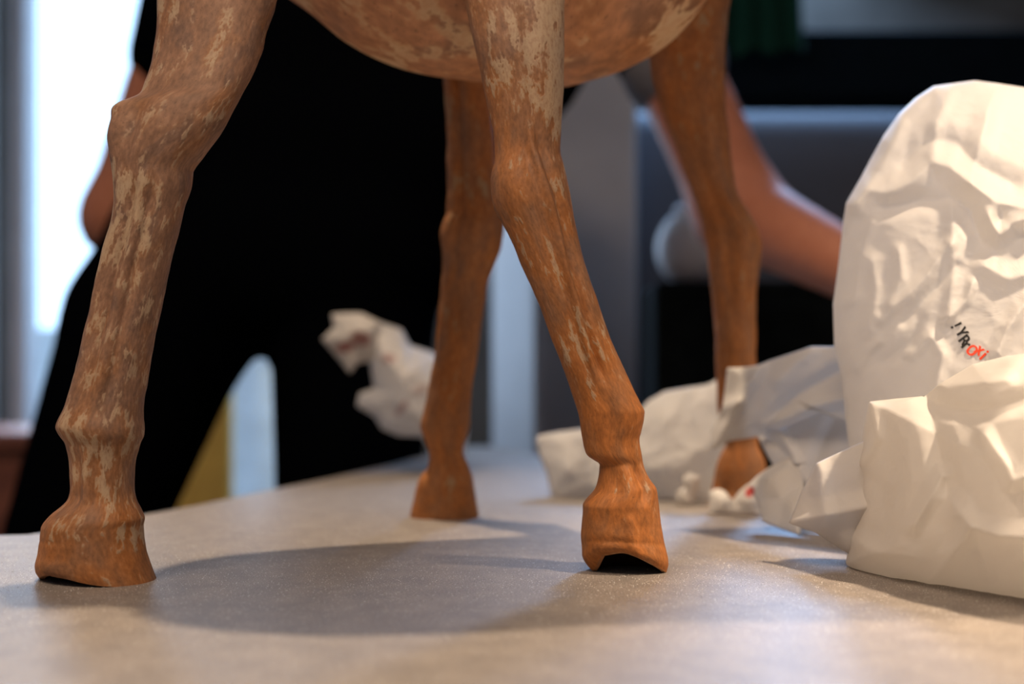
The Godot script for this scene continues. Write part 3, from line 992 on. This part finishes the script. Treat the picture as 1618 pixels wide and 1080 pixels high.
	var mh := mat(Color(0.56, 0.40, 0.30), 0.65, 0.4)
	textured(mh, noise_tex(0.02, Color(0.8, 0.75, 0.7), Color.WHITE, 44, 256), 6.0)
	part("neck_and_head", nets(bones, 0.006, 0.02), mh, h)
	part("tail", nets([[P.call(-0.2, 1.20, 0), P.call(-0.235, 1.19, 0), 0.02, 0.018], [P.call(-0.235, 1.19, 0), P.call(-0.25, 1.12, 0), 0.018, 0.012]], 0.005, 0.01), mh, h)


# ---------------------------------------------------------------- the person
func person() -> void:
	var z := 1.47
	var root := thing("person", "person in black shirt and trousers standing behind the table, bare forearm reaching right", "person", Vector3(at(430, 0, z).x, 0, -z))
	var p := func(x: float, y: float, dz := 0.0) -> Vector3:
		return at(x, y, z - dz)
	var hip_l: Vector3 = p.call(335, 400)
	var hip_r: Vector3 = p.call(560, 400)
	var th_l: Vector3 = p.call(250, 520)
	var th_r: Vector3 = p.call(556, 520)
	var kn_l: Vector3 = p.call(98, 930, 0.02)
	var kn_r: Vector3 = p.call(548, 930, 0.03)
	var an_l: Vector3 = Vector3(kn_l.x - 0.08, 0.09, -1.52)
	var an_r: Vector3 = Vector3(kn_r.x + 0.01, 0.09, -1.52)
	var sh_l: Vector3 = p.call(357, -150, -0.02)
	var sh_r: Vector3 = p.call(950, -150, 0.0)
	var el_l: Vector3 = p.call(192, 345, -0.06)
	var el_r: Vector3 = p.call(1168, 335, 0.06)
	var wr_l: Vector3 = p.call(350, 420, -0.20)
	var wr_r: Vector3 = p.call(1400, 452, 0.27)
	var neck: Vector3 = p.call(690, -235, 0.02)
	var head: Vector3 = neck + Vector3(0.03, 0.19, 0.03)
	# skin: one continuous body
	var body := [[hip_l, hip_r, 0.085, 0.085], [hip_l, th_l, 0.085, 0.08], [hip_r, th_r, 0.085, 0.08], [th_l, kn_l, 0.085, 0.055], [th_r, kn_r, 0.085, 0.055], [kn_l, an_l, 0.052, 0.038], [kn_r, an_r, 0.052, 0.038],
		[p.call(450, 300), p.call(640, 300), 0.085, 0.085], [p.call(460, 60), p.call(790, 60), 0.09, 0.09], [p.call(545, 420), p.call(630, 0), 0.09, 0.1], [sh_l, sh_r, 0.06, 0.06], [p.call(640, -120), neck, 0.08, 0.055], [neck, head, 0.055, 0.06],
		[sh_l, el_l, 0.05, 0.046], [el_l, wr_l, 0.046, 0.029], [sh_r, el_r, 0.052, 0.051], [el_r, wr_r, 0.051, 0.030]]
	var st := SurfaceTool.new()
	st.begin(Mesh.PRIMITIVE_TRIANGLES)
	st.append_from(nets(body, 0.014, 0.03), 0, Transform3D.IDENTITY)
	# head: skull, jaw, nose, brow, lips, ears; sockets carved
	var hb := [[head + Vector3(0, 0.02, -0.01), head + Vector3(0, 0.03, -0.03), 0.078, 0.078], [head + Vector3(0, -0.06, 0.03), head + Vector3(0, -0.02, 0.02), 0.05, 0.062], [head + Vector3(0, 0.005, 0.075), head + Vector3(0, -0.025, 0.092), 0.009, 0.013], [head + Vector3(-0.035, 0.022, 0.06), head + Vector3(0.035, 0.022, 0.06), 0.014, 0.014], [head + Vector3(-0.018, -0.052, 0.074), head + Vector3(0.018, -0.052, 0.074), 0.007, 0.007], [head + Vector3(-0.078, -0.01, -0.01), head + Vector3(-0.082, 0.02, -0.015), 0.010, 0.015], [head + Vector3(0.078, -0.01, -0.01), head + Vector3(0.082, 0.02, -0.015), 0.010, 0.015], [head + Vector3(-0.032, 0.002, 0.083), head + Vector3(-0.03, 0.002, 0.083), 0.012, 0.012, -1], [head + Vector3(0.032, 0.002, 0.083), head + Vector3(0.03, 0.002, 0.083), 0.012, 0.012, -1]]
	st.append_from(nets(hb, 0.004, 0.014), 0, Transform3D.IDENTITY)
	st.append_from(hand(wr_l, (p.call(450, 440, -0.21) as Vector3) - wr_l, Vector3(0, 0.15, -1), -1.0), 0, Transform3D.IDENTITY)
	st.append_from(hand(wr_r, wr_r - el_r + Vector3(0, -0.05, 0), Vector3(0.2, 1, 0.1), 1.0), 0, Transform3D.IDENTITY)
	part("body", st.commit(), M.skin, root)
	for s in [-1, 1]:
		part("eye", nets([[head + Vector3(0.031 * s, 0.002, 0.068), head + Vector3(0.0311 * s, 0.002, 0.068), 0.011, 0.011]], 0.003, 0.002), M.white_paint, root)
	part("hair", nets([[head + Vector3(0, 0.045, -0.02), head + Vector3(0, 0.055, -0.035), 0.076, 0.074], [head + Vector3(0, 0.0, -0.05), head + Vector3(0, -0.03, -0.045), 0.062, 0.05]], 0.006, 0.01), M.hair, root)
	var eps := 0.022
	# trousers
	part("trousers", nets([[hip_l, hip_r, 0.125, 0.12], [p.call(390, 380), p.call(560, 380), 0.12, 0.12], [th_l, kn_l, 0.112, 0.083], [hip_l, th_l, 0.12, 0.112], [th_r, kn_r, 0.098, 0.082], [hip_r, th_r, 0.115, 0.1], [kn_l, an_l + Vector3(0, 0.02, 0), 0.08, 0.062], [kn_r, an_r + Vector3(0, 0.02, 0), 0.08, 0.062]], 0.014, 0.012), M.black_cloth, root)
	# shirt: trunk, loose right side, sleeves
	var sl_l := sh_l.lerp(el_l, 0.48)
	var sl_r := sh_r.lerp(el_r, 0.50)
	part("shirt", nets([[p.call(400, 60), p.call(770, 60), 0.128, 0.13], [p.call(420, 220), p.call(690, 220), 0.128, 0.13], [p.call(395, 370), p.call(580, 370), 0.132, 0.125], [p.call(180, 505), p.call(330, 420), 0.055, 0.115], [sh_l, sh_r, 0.085, 0.085], [p.call(560, -60), p.call(740, -60), 0.13, 0.13], [sh_l, sl_l, 0.075, 0.052 + eps * 0.2], [sh_r, sl_r, 0.08, 0.064]], 0.014, 0.03), M.black_cloth, root)
	var dirr := (el_r - sh_r).normalized()
	part("sleeve_cuff", nets([[sl_r + dirr * 0.005, sl_r + dirr * 0.012, 0.063, 0.064]], 0.008, 0.01), M.grey_cloth, root, "light grey cuff of the sleeve")
	for s in [an_l, an_r]:
		part("shoe", nets([[s + Vector3(0, -0.045, -0.03), s + Vector3(0, -0.05, 0.13), 0.045, 0.038], [s + Vector3(0, 0.0, 0.0), s + Vector3(0, -0.03, 0.0), 0.045, 0.045]], 0.01, 0.02), M.shoe, root)


# palm, four unequal bent fingers and a thumb from the palm's side
func hand(wrist: Vector3, towards: Vector3, back: Vector3, side: float) -> ArrayMesh:
	var f := towards.normalized()
	var r := f.cross(back).normalized() * side
	var n := r.cross(f).normalized() * side
	if n.dot(back) < 0.0:
		n = -n
	var b := []
	for k in 4:
		var o := (k - 1.5) * 0.019
		b.append([wrist + r * o * 0.6, wrist + f * 0.085 + r * o, 0.016, 0.012])
		var l: float = [0.066, 0.076, 0.072, 0.056][k]
		var q0: Vector3 = wrist + f * 0.088 + r * o * 1.1
		var q1 := q0 + (f * 0.93 - n * 0.35) * l * 0.45
		var q2 := q1 + (f * 0.6 - n * 0.8) * l * 0.32
		var q3 := q2 + (f * 0.25 - n * 0.97) * l * 0.27
		b.append([q0, q1, 0.0095, 0.0088])
		b.append([q1, q2, 0.0088, 0.0082])
		b.append([q2, q3, 0.0082, 0.0072])
	var t0 := wrist + f * 0.03 - r * 0.028
	var t1 := t0 + (f * 0.6 - r * 0.6 - n * 0.4) * 0.045
	var t2 := t1 + (f * 0.85 - r * 0.1 - n * 0.5) * 0.034
	b.append([wrist + f * 0.015 - r * 0.01, t0, 0.016, 0.014])
	b.append([t0, t1, 0.013, 0.0105])
	b.append([t1, t2, 0.0105, 0.0085])
	return nets(b, 0.0035, 0.006)


# ---------------------------------------------------------------- tissue paper
# outline in pixels at the paper's own distance (base: distance at x0, y0 and its change per pixel); keys: Vector3(x, y, metres towards the room's near side)
func paper_mesh(outline: Array, centre: Vector2, base: Array, keys: Array, front: float, back: float, opts := {}) -> ArrayMesh:
	var segs: int = opts.get("segs", 220)
	var rings: int = opts.get("rings", 56)
	var crumple: float = opts.get("crumple", 0.003)
	var freq: float = opts.get("freq", 0.018)
	var marks: Array = opts.get("marks", [])
	var cell := 3.0
	# heights from a triangulation of the key points and the outline
	var p2 := PackedVector2Array()
	var hz := PackedFloat32Array()
	for q in outline:
		p2.append(Vector2(q[0], q[1]))
		hz.append(q[2] if q.size() > 2 else 0.0)
	var poly := p2.duplicate()
	for q in keys:
		p2.append(Vector2(q[0], q[1]))
		hz.append(q[2] * (opts.get("keys", 0.9) as float))
	var lo := Vector2.INF
	var hi := -Vector2.INF
	for q in poly:
		lo = lo.min(q)
		hi = hi.max(q)
	lo -= Vector2.ONE * 12.0
	hi += Vector2.ONE * 12.0
	var nx := int((hi.x - lo.x) / cell) + 2
	var ny := int((hi.y - lo.y) / cell) + 2
	var g := PackedFloat32Array()
	g.resize(nx * ny)
	g.fill(0.0)
	var fold := g.duplicate()
	var tri := Geometry2D.triangulate_delaunay(p2)
	for i in range(0, tri.size(), 3):
		var a := p2[tri[i]]
		var b := p2[tri[i + 1]]
		var c := p2[tri[i + 2]]
		var den := (b.y - c.y) * (a.x - c.x) + (c.x - b.x) * (a.y - c.y)
		if absf(den) < 1e-6:
			continue
		var t0 := ((a.min(b).min(c)) - lo) / cell
		var t1 := ((a.max(b).max(c)) - lo) / cell
		for y in range(int(t0.y), mini(int(t1.y) + 2, ny)):
			for x in range(int(t0.x), mini(int(t1.x) + 2, nx)):
				var q := lo + Vector2(x, y) * cell
				var wa := ((b.y - c.y) * (q.x - c.x) + (c.x - b.x) * (q.y - c.y)) / den
				var wb := ((c.y - a.y) * (q.x - c.x) + (a.x - c.x) * (q.y - c.y)) / den
				var wc := 1.0 - wa - wb
				if wa > -0.001 and wb > -0.001 and wc > -0.001:
					g[y * nx + x] = wa * hz[tri[i]] + wb * hz[tri[i + 1]] + wc * hz[tri[i + 2]]
	# folds: [points along the fold, height in metres (negative: a valley), width in pixels], with a crisp crest
	for c in opts.get("folds", []):
		var wd: float = c[2]
		for e in (c[0] as Array).size() - 1:
			var a := Vector2(c[0][e][0], c[0][e][1])
			var b := Vector2(c[0][e + 1][0], c[0][e + 1][1])
			if e == 0:
				fold.fill(0.0)
			var t0 := ((a.min(b) - Vector2.ONE * wd) - lo) / cell
			var t1 := ((a.max(b) + Vector2.ONE * wd) - lo) / cell
			for y in range(maxi(0, int(t0.y)), mini(int(t1.y) + 2, ny)):
				for x in range(maxi(0, int(t0.x)), mini(int(t1.x) + 2, nx)):
					var q := lo + Vector2(x, y) * cell
					var near := Geometry2D.get_closest_point_to_segment(q, a, b)
					var k2 := 1.0 - q.distance_to(near) / wd
					if k2 > fold[y * nx + x]:
						fold[y * nx + x] = k2
			if e == (c[0] as Array).size() - 2:
				for i in fold.size():
					if fold[i] > 0.0:
						g[i] += fold[i] * (0.6 + 0.4 * fold[i]) * (c[1] as float) * (opts.get("steep", 1.0) as float)
	for pass_ in (opts.get("soft", 4) as int):
		var s := g.duplicate()
		for y in range(1, ny - 1):
			for x in range(1, nx - 1):
				var o := y * nx + x
				s[o] = (g[o] * 4.0 + (g[o - 1] + g[o + 1] + g[o - nx] + g[o + nx]) * 2.0 + g[o - nx - 1] + g[o - nx + 1] + g[o + nx - 1] + g[o + nx + 1]) / 16.0
		g = s
	var na := FastNoiseLite.new()
	na.seed = opts.get("seed", 1)
	na.noise_type = FastNoiseLite.TYPE_SIMPLEX_SMOOTH
	na.fractal_type = FastNoiseLite.FRACTAL_RIDGED
	na.fractal_octaves = 3
	na.frequency = freq
	na.domain_warp_enabled = true
	na.domain_warp_amplitude = 12.0
	na.domain_warp_frequency = 0.02
	var nc := FastNoiseLite.new()
	nc.seed = na.seed + 7
	nc.noise_type = FastNoiseLite.TYPE_CELLULAR
	nc.cellular_return_type = FastNoiseLite.RETURN_DISTANCE
	nc.fractal_type = FastNoiseLite.FRACTAL_NONE
	nc.frequency = freq * 1.5
	# the outline by angle from the centre
	var rim := PackedVector2Array()
	for j in segs + 1:
		var a := TAU * (j % segs) / segs
		var dir := Vector2(cos(a), sin(a))
		var best := 0.0
		for i in poly.size():
			var hit = Geometry2D.segment_intersects_segment(centre, centre + dir * 4000.0, poly[i], poly[(i + 1) % poly.size()])
			if hit != null:
				best = maxf(best, centre.distance_to(hit))
		rim.append(centre + dir * best)
	var mm: float = base[0] / FOCAL * 1000.0
	var rows := []
	var uvs := []
	var cols := PackedColorArray()
	var thin: bool = opts.get("thin", false)
	for k in range(-rings, rings + 1):
		var r := absf(float(k)) / rings
		r = 1.0 - (1.0 - r)       # 0 in the middle, 1 at the rim
		var fr := 1.0 - r         # k = -rings .. 0 .. rings runs front middle -> rim -> back middle
		var row := PackedVector3Array()
		for j in segs + 1:
			var q := centre + (rim[j] - centre) * fr
			var gx := clampf((q.x - lo.x) / cell, 0.0, nx - 1.001)
			var gy := clampf((q.y - lo.y) / cell, 0.0, ny - 1.001)
			var i := int(gy) * nx + int(gx)
			var tx := gx - int(gx)
			var ty := gy - int(gy)
			var hgt := lerpf(lerpf(g[i], g[i + 1], tx), lerpf(g[i + nx], g[i + nx + 1], tx), ty)
			var prof := pow(maxf(0.0, 1.0 - pow(fr, 2.6)), 0.6)
			var d: float = base[0] + (q.x - base[1]) * base[3] + (q.y - base[2]) * base[4]
			var wrinkle := (na.get_noise_2d(q.x * mm, q.y * mm) * 0.9 - nc.get_noise_2d(q.x * mm, q.y * mm) * 0.25) * crumple
			var off := 0.0
			if thin:
				off = hgt + front * prof + wrinkle + (0.0 if k <= 0 else -0.0007)
			elif k <= 0:
				off = hgt + front * prof + wrinkle * minf(1.0, prof * 1.6)
			else:
				off = hgt * 0.3 - back * prof + wrinkle * minf(1.0, prof * 1.6)
			var w := at(q.x, q.y, d - off)
			w.y = maxf(w.y, TABLE + 0.0006)
			row.append(w)
			var col := Color.WHITE
			if k <= 0:
				for m in marks:
					var e := Vector2((q.x - m[0]), (q.y - m[1])).rotated(-(m[4] as float)) / Vector2(m[2], m[3])
					var s2 := clampf((1.25 - e.length()) * 2.5, 0.0, 1.0)
					col = col.lerp(m[5], s2 * (m[5] as Color).a)
			cols.append(Color(col.r, col.g, col.b, 1.0))
		rows.append(row)
		uvs.append(float(k + rings) / (2 * rings))
	# distance of the front surface at a pixel, for what is printed on it
	surface_at = func(q: Vector2) -> float:
		var gx := clampf((q.x - lo.x) / cell, 0.0, nx - 1.001)
		var gy := clampf((q.y - lo.y) / cell, 0.0, ny - 1.001)
		var i := int(gy) * nx + int(gx)
		var hgt := lerpf(lerpf(g[i], g[i + 1], gx - int(gx)), lerpf(g[i + nx], g[i + nx + 1], gx - int(gx)), gy - int(gy))
		var along_ := 1.0
		for j in segs:
			var e := rim[j] - centre
			if absf(e.angle_to(q - centre)) < TAU / segs:
				along_ = (q - centre).length() / e.length()
				break
		var wr := (na.get_noise_2d(q.x * mm, q.y * mm) * 0.9 - nc.get_noise_2d(q.x * mm, q.y * mm) * 0.25) * crumple
		return base[0] + (q.x - base[1]) * base[3] + (q.y - base[2]) * base[4] - hgt - front * pow(maxf(0.0, 1.0 - pow(along_, 2.6)), 0.6) - wr
	return grid_mesh(rows, true, uvs, cols)


func papers() -> void:
	# tall printed sheet at the right
	var o := [[1330, 596], [1318, 545], [1316, 480], [1325, 415], [1332, 350], [1337, 320], [1360, 280], [1376, 250], [1396, 214], [1420, 180], [1446, 155], [1475, 136], [1510, 131], [1540, 127], [1572, 131], [1618, 138], [1680, 160], [1740, 220], [1780, 330], [1790, 480], [1780, 640], [1765, 800], [1740, 884], [1560, 896], [1430, 880], [1360, 800], [1340, 700]]
	var folds := [[[[1352, 322], [1372, 300], [1402, 306], [1440, 285], [1470, 255], [1500, 262], [1530, 288], [1575, 320], [1640, 330]], 0.015, 30],
		[[[1425, 262], [1466, 222], [1512, 226], [1545, 262], [1600, 290]], -0.010, 30], [[[1475, 240], [1480, 190], [1502, 145]], 0.009, 18], [[[1582, 125], [1562, 172], [1545, 240], [1535, 285]], 0.011, 26],
		[[[1430, 250], [1440, 205], [1470, 160]], -0.006, 22], [[[1560, 340], [1578, 370], [1600, 352], [1660, 340]], 0.015, 24], [[[1400, 328], [1450, 318], [1500, 312], [1532, 334], [1548, 380]], -0.010, 24],
		[[[1376, 410], [1384, 460], [1372, 520]], 0.007, 20], [[[1420, 395], [1424, 440], [1405, 480]], 0.005, 14], [[[1502, 385], [1462, 438], [1425, 475], [1392, 505]], 0.007, 15], [[[1512, 420], [1470, 464], [1430, 508]], -0.005, 13],
		[[[1356, 582], [1370, 554], [1388, 540]], 0.007, 12], [[[1505, 330], [1506, 420], [1499, 498]], 0.006, 18], [[[1492, 508], [1528, 474], [1537, 446]], 0.006, 12], [[[1625, 470], [1592, 520], [1576, 558]], 0.008, 20],
		[[[1345, 330], [1366, 300], [1398, 250], [1425, 195]], 0.007, 14], [[[1440, 560], [1470, 530], [1490, 560], [1480, 610]], 0.006, 16], [[[1395, 575], [1440, 540], [1452, 500]], -0.004, 16], [[[1555, 420], [1590, 440], [1640, 430]], 0.008, 26], [[[1330, 480], [1352, 470], [1360, 400], [1378, 350]], 0.005, 14]]
	var t := thing("crumpled_paper", "tall upright crumpled white paper with black and orange print, rightmost on the table", "paper", on_table(1560, 880))
	var base := [0.70, 1500, 500, -0.00010, -0.00008]
	part("sheet", paper_mesh(o, Vector2(1650, 480), base, [], 0.06, 0.06, {"crumple": 0.0012, "freq": 0.014, "seed": 3, "rings": 120, "segs": 560, "soft": 1, "steep": 0.55, "folds": folds}), M.paper, t)
	# lettering printed on it, running down to the right
	for q in [["!", 1511, 514, 62, 0], ["Y", 1520, 525, 58, 0], ["R", 1524, 537, 50, 0], ["r", 1527, 545, 45, 0], ["O", 1536, 554, 40, 1], ["x", 1549, 553, 40, 1], ["i", 1555, 562, 42, 1]]:
		print_letter(t, q[0], M.red_ink if q[4] else M.ink, Vector2(q[1], q[2]), q[3], "orange red lettering" if q[4] else "black lettering")

	# big crumple in front
	o = [[1373, 634], [1420, 629], [1462, 625], [1483, 607], [1537, 575], [1591, 562], [1660, 552], [1760, 560], [1810, 700], [1800, 860], [1720, 950], [1618, 948], [1500, 934], [1430, 925], [1384, 924], [1350, 904], [1336, 890], [1344, 840], [1352, 780], [1356, 731], [1364, 680]]
	folds = [[[[1462, 624], [1478, 670], [1490, 730], [1498, 788]], -0.012, 30], [[[1490, 750], [1466, 792], [1443, 830]], 0.011, 22], [[[1498, 788], [1535, 834], [1580, 846], [1650, 850]], 0.013, 30],
		[[[1535, 834], [1502, 880], [1468, 918]], 0.009, 22], [[[1540, 840], [1560, 908]], -0.006, 18], [[[1462, 624], [1500, 645], [1550, 651], [1592, 640], [1650, 620]], -0.011, 24], [[[1483, 610], [1530, 606], [1590, 600]], 0.006, 22],
		[[[1374, 634], [1386, 690], [1374, 714], [1357, 732]], 0.012, 18], [[[1556, 688], [1588, 732], [1600, 760], [1650, 740]], 0.010, 22], [[[1432, 690], [1440, 760], [1420, 850]], 0.008, 40], [[[1345, 850], [1375, 870], [1440, 880]], 0.006, 26], [[[1385, 760], [1400, 800], [1390, 840]], -0.004, 26], [[[1610, 880], [1640, 900], [1690, 890]], 0.008, 24]]
	t = thing("crumpled_paper", "large crumpled white paper heap at the front right, nearest the camera", "paper", on_table(1500, 934))
	base = [0.585, 1470, 780, -0.00030, -0.00002]
	part("sheet", paper_mesh(o, Vector2(1680, 780), base, [], 0.040, 0.05, {"crumple": 0.0006, "freq": 0.012, "seed": 9, "rings": 120, "segs": 520, "soft": 1, "steep": 0.6, "folds": folds}), M.paper, t)
	o = [[1380, 690], [1356, 700], [1322, 716], [1290, 731], [1268, 774], [1246, 826], [1290, 842], [1333, 870], [1360, 885], [1400, 860], [1400, 760]]
	part("corner_flap", paper_mesh(o, Vector2(1335, 800), [0.62, 1335, 800, -0.0002, 0.0], [], 0.006, 0.0, {"folds": [[[[1246, 826], [1300, 814], [1370, 800]], 0.007, 30], [[[1292, 731], [1304, 814]], 0.004, 22]], "thin": true, "crumple": 0.0006, "rings": 40, "segs": 160, "seed": 12, "soft": 2}), M.paper, t)

	# folded sheet lying across the far front leg
	t = thing("folded_paper", "folded white paper leaning across the statue's far front leg", "paper", on_table(1230, 830))
	o = [[1149, 581], [1175, 580], [1197, 577], [1216, 569], [1241, 561], [1282, 547], [1335, 547], [1400, 570], [1440, 640], [1400, 690], [1300, 652], [1232, 678], [1206, 676], [1198, 690], [1144, 697], [1126, 712], [1122, 682], [1141, 645], [1146, 610]]
	folds = [[[[1140, 646], [1168, 634], [1200, 576]], 0.009, 18], [[[1168, 634], [1126, 710]], 0.009, 14], [[[1206, 676], [1262, 622], [1326, 588], [1380, 580]], -0.008, 22], [[[1208, 672], [1290, 640], [1380, 620]], 0.007, 16], [[[1230, 600], [1282, 552]], 0.005, 20]]
	part("upper_fold", paper_mesh(o, Vector2(1250, 630), [0.81, 1200, 650, -0.00045, 0.0], [], 0.006, 0.0, {"folds": folds, "thin": true, "crumple": 0.0010, "rings": 50, "segs": 220, "seed": 15, "soft": 2}), M.paper, t)
	o = [[1198, 690], [1206, 676], [1232, 676], [1300, 650], [1400, 620], [1420, 760], [1330, 800], [1285, 862], [1262, 853], [1258, 820], [1272, 766], [1248, 722], [1222, 736], [1210, 715]]
	part("lower_panel", paper_mesh(o, Vector2(1290, 730), [0.775, 1290, 730, -0.0004, -0.0002], [], 0.006, 0.0, {"folds": [[[[1232, 680], [1274, 768]], 0.008, 16], [[[1274, 768], [1300, 700], [1320, 660]], -0.006, 20], [[[1200, 690], [1230, 700], [1250, 724]], -0.005, 12]], "thin": true, "crumple": 0.0008, "rings": 40, "segs": 200, "seed": 18, "soft": 2}), M.paper, t)
	o = [[1182, 765], [1198, 750], [1215, 738], [1248, 721], [1262, 735], [1270, 760], [1274, 800], [1264, 846], [1235, 836], [1205, 824], [1196, 790]]
	part("curled_corner", paper_mesh(o, Vector2(1235, 780), [0.77, 1235, 780, -0.0003, -0.0004], [[1215, 752, 0.012], [1240, 738, 0.010], [1235, 790, 0.004], [1255, 800, 0.01]], 0.004, 0.0, {"thin": true, "crumple": 0.0008, "rings": 26, "segs": 140, "seed": 22, "soft": 2, "marks": [[1186, 778, 5, 9, 0.3, Color(0.75, 0.03, 0.02, 1)]]}), M.paper, t)
	o = [[1120, 811], [1121, 776], [1134, 771], [1147, 776], [1157, 790], [1168, 776], [1182, 764], [1196, 772], [1204, 800], [1215, 815], [1190, 812], [1150, 812]]
	part("torn_edge", paper_mesh(o, Vector2(1165, 800), [0.85, 1165, 800, -0.0002, -0.0002], [[1140, 792, 0.006], [1185, 790, 0.006]], 0.003, 0.0, {"thin": true, "crumple": 0.0008, "rings": 20, "segs": 140, "seed": 24, "marks": [[1184, 777, 6, 8, 0.3, Color(0.75, 0.03, 0.02, 1)]]}), M.paper, t)

	# sheet standing behind the front legs
	t = thing("crumpled_paper", "pale blurred sheet of tissue paper standing between the statue's front legs", "paper", on_table(1010, 797))
	o = [[846, 688], [880, 682], [930, 676], [985, 668], [1010, 648], [1025, 632], [1050, 618], [1085, 612], [1120, 607], [1140, 594], [1165, 600], [1175, 680], [1165, 780], [1150, 800], [1090, 803], [1000, 797], [930, 794], [872, 790], [864, 750], [852, 720]]
	part("sheet", paper_mesh(o, Vector2(1030, 725), [0.975, 1000, 740, -0.0001, -0.0002], [[1060, 660, 0.012], [1090, 720, 0.02], [940, 720, -0.006], [980, 760, 0.01], [1110, 640, 0.0], [900, 740, 0.01], [1120, 740, 0.0]], 0.012, 0.012, {"crumple": 0.003, "rings": 34, "segs": 180, "seed": 30}), M.paper, t)
	o = [[1066, 792], [1070, 775], [1082, 768], [1078, 755], [1090, 745], [1108, 752], [1104, 770], [1098, 790], [1090, 802], [1072, 802]]
	part("twisted_end", paper_mesh(o, Vector2(1086, 778), [0.92, 1086, 778, 0, 0], [[1090, 760, 0.006], [1080, 785, 0.006]], 0.008, 0.008, {"crumple": 0.002, "rings": 18, "segs": 90, "seed": 33}), M.paper, t)

	# crumpled piece with reddish print behind the far hind leg
	t = thing("crumpled_paper", "blurred crumpled tissue with faint red print, left of the statue's far hind leg", "paper", on_table(705, 738))
	o = [[566, 496], [597, 507], [635, 520], [648, 545], [682, 556], [720, 590], [740, 660], [735, 734], [690, 737], [668, 690], [630, 688], [604, 678], [591, 657], [563, 641], [568, 621], [591, 613], [584, 571], [576, 540]]
	var reds := [[545, 548, 14, 8, -0.2, Color(0.42, 0.05, 0.04, 0.75)], [570, 535, 15, 11, 0.2, Color(0.34, 0.05, 0.04, 0.75)], [614, 566, 12, 7, 0.1, Color(0.4, 0.1, 0.09, 0.6)], [634, 645, 14, 5, -0.9, Color(0.45, 0.12, 0.1, 0.55)], [665, 615, 14, 8, -0.4, Color(0.55, 0.25, 0.2, 0.35)]]
	part("sheet", paper_mesh(o, Vector2(650, 630), [1.235, 650, 630, 0.0, 0.0], [[610, 560, 0.02], [640, 600, 0.03], [620, 640, 0.01], [660, 660, 0.025], [690, 600, 0.01], [700, 680, 0.02]], 0.03, 0.03, {"crumple": 0.006, "freq": 0.014, "rings": 36, "segs": 180, "seed": 40, "marks": reds}), M.paper, t)
	o = [[523, 496], [545, 494], [571, 494], [600, 508], [606, 540], [590, 570], [565, 574], [553, 591], [540, 574], [508, 536], [527, 517]]
	part("corner_flap", paper_mesh(o, Vector2(560, 537), [1.215, 560, 537, 0.0, 0.0], [[545, 530, 0.01], [575, 520, 0.02], [555, 560, 0.0]], 0.008, 0.0, {"thin": true, "crumple": 0.003, "rings": 26, "segs": 140, "seed": 44, "marks": reds}), M.paper, t)


func print_letter(t: Node3D, letter: String, m: Material, mid: Vector2, turn: float, label: String) -> void:
	var tm := TextMesh.new()
	tm.text = letter
	var f := SystemFont.new()
	f.font_names = PackedStringArray(["Droid Sans"])
	f.font_weight = 600
	tm.font = f
	tm.font_size = 64
	tm.pixel_size = 0.0080 / 64.0
	tm.depth = 0.0003
	var d: float = surface_at.call(mid)
	var c := at(mid.x, mid.y, d)
	var px := at(mid.x + 9.0, mid.y, surface_at.call(mid + Vector2(9, 0))) - at(mid.x - 9.0, mid.y, surface_at.call(mid - Vector2(9, 0)))
	var py := at(mid.x, mid.y - 9.0, surface_at.call(mid - Vector2(0, 9))) - at(mid.x, mid.y + 9.0, surface_at.call(mid + Vector2(0, 9)))
	var n := px.cross(py).normalized()
	var o := part("lettering", tm, m, t, label)
	o.position += c + n * 0.0006
	var x := (px.normalized() - n * px.normalized().dot(n)).normalized()
	o.basis = Basis(n, deg_to_rad(-turn)) * Basis(x, n.cross(x), n)
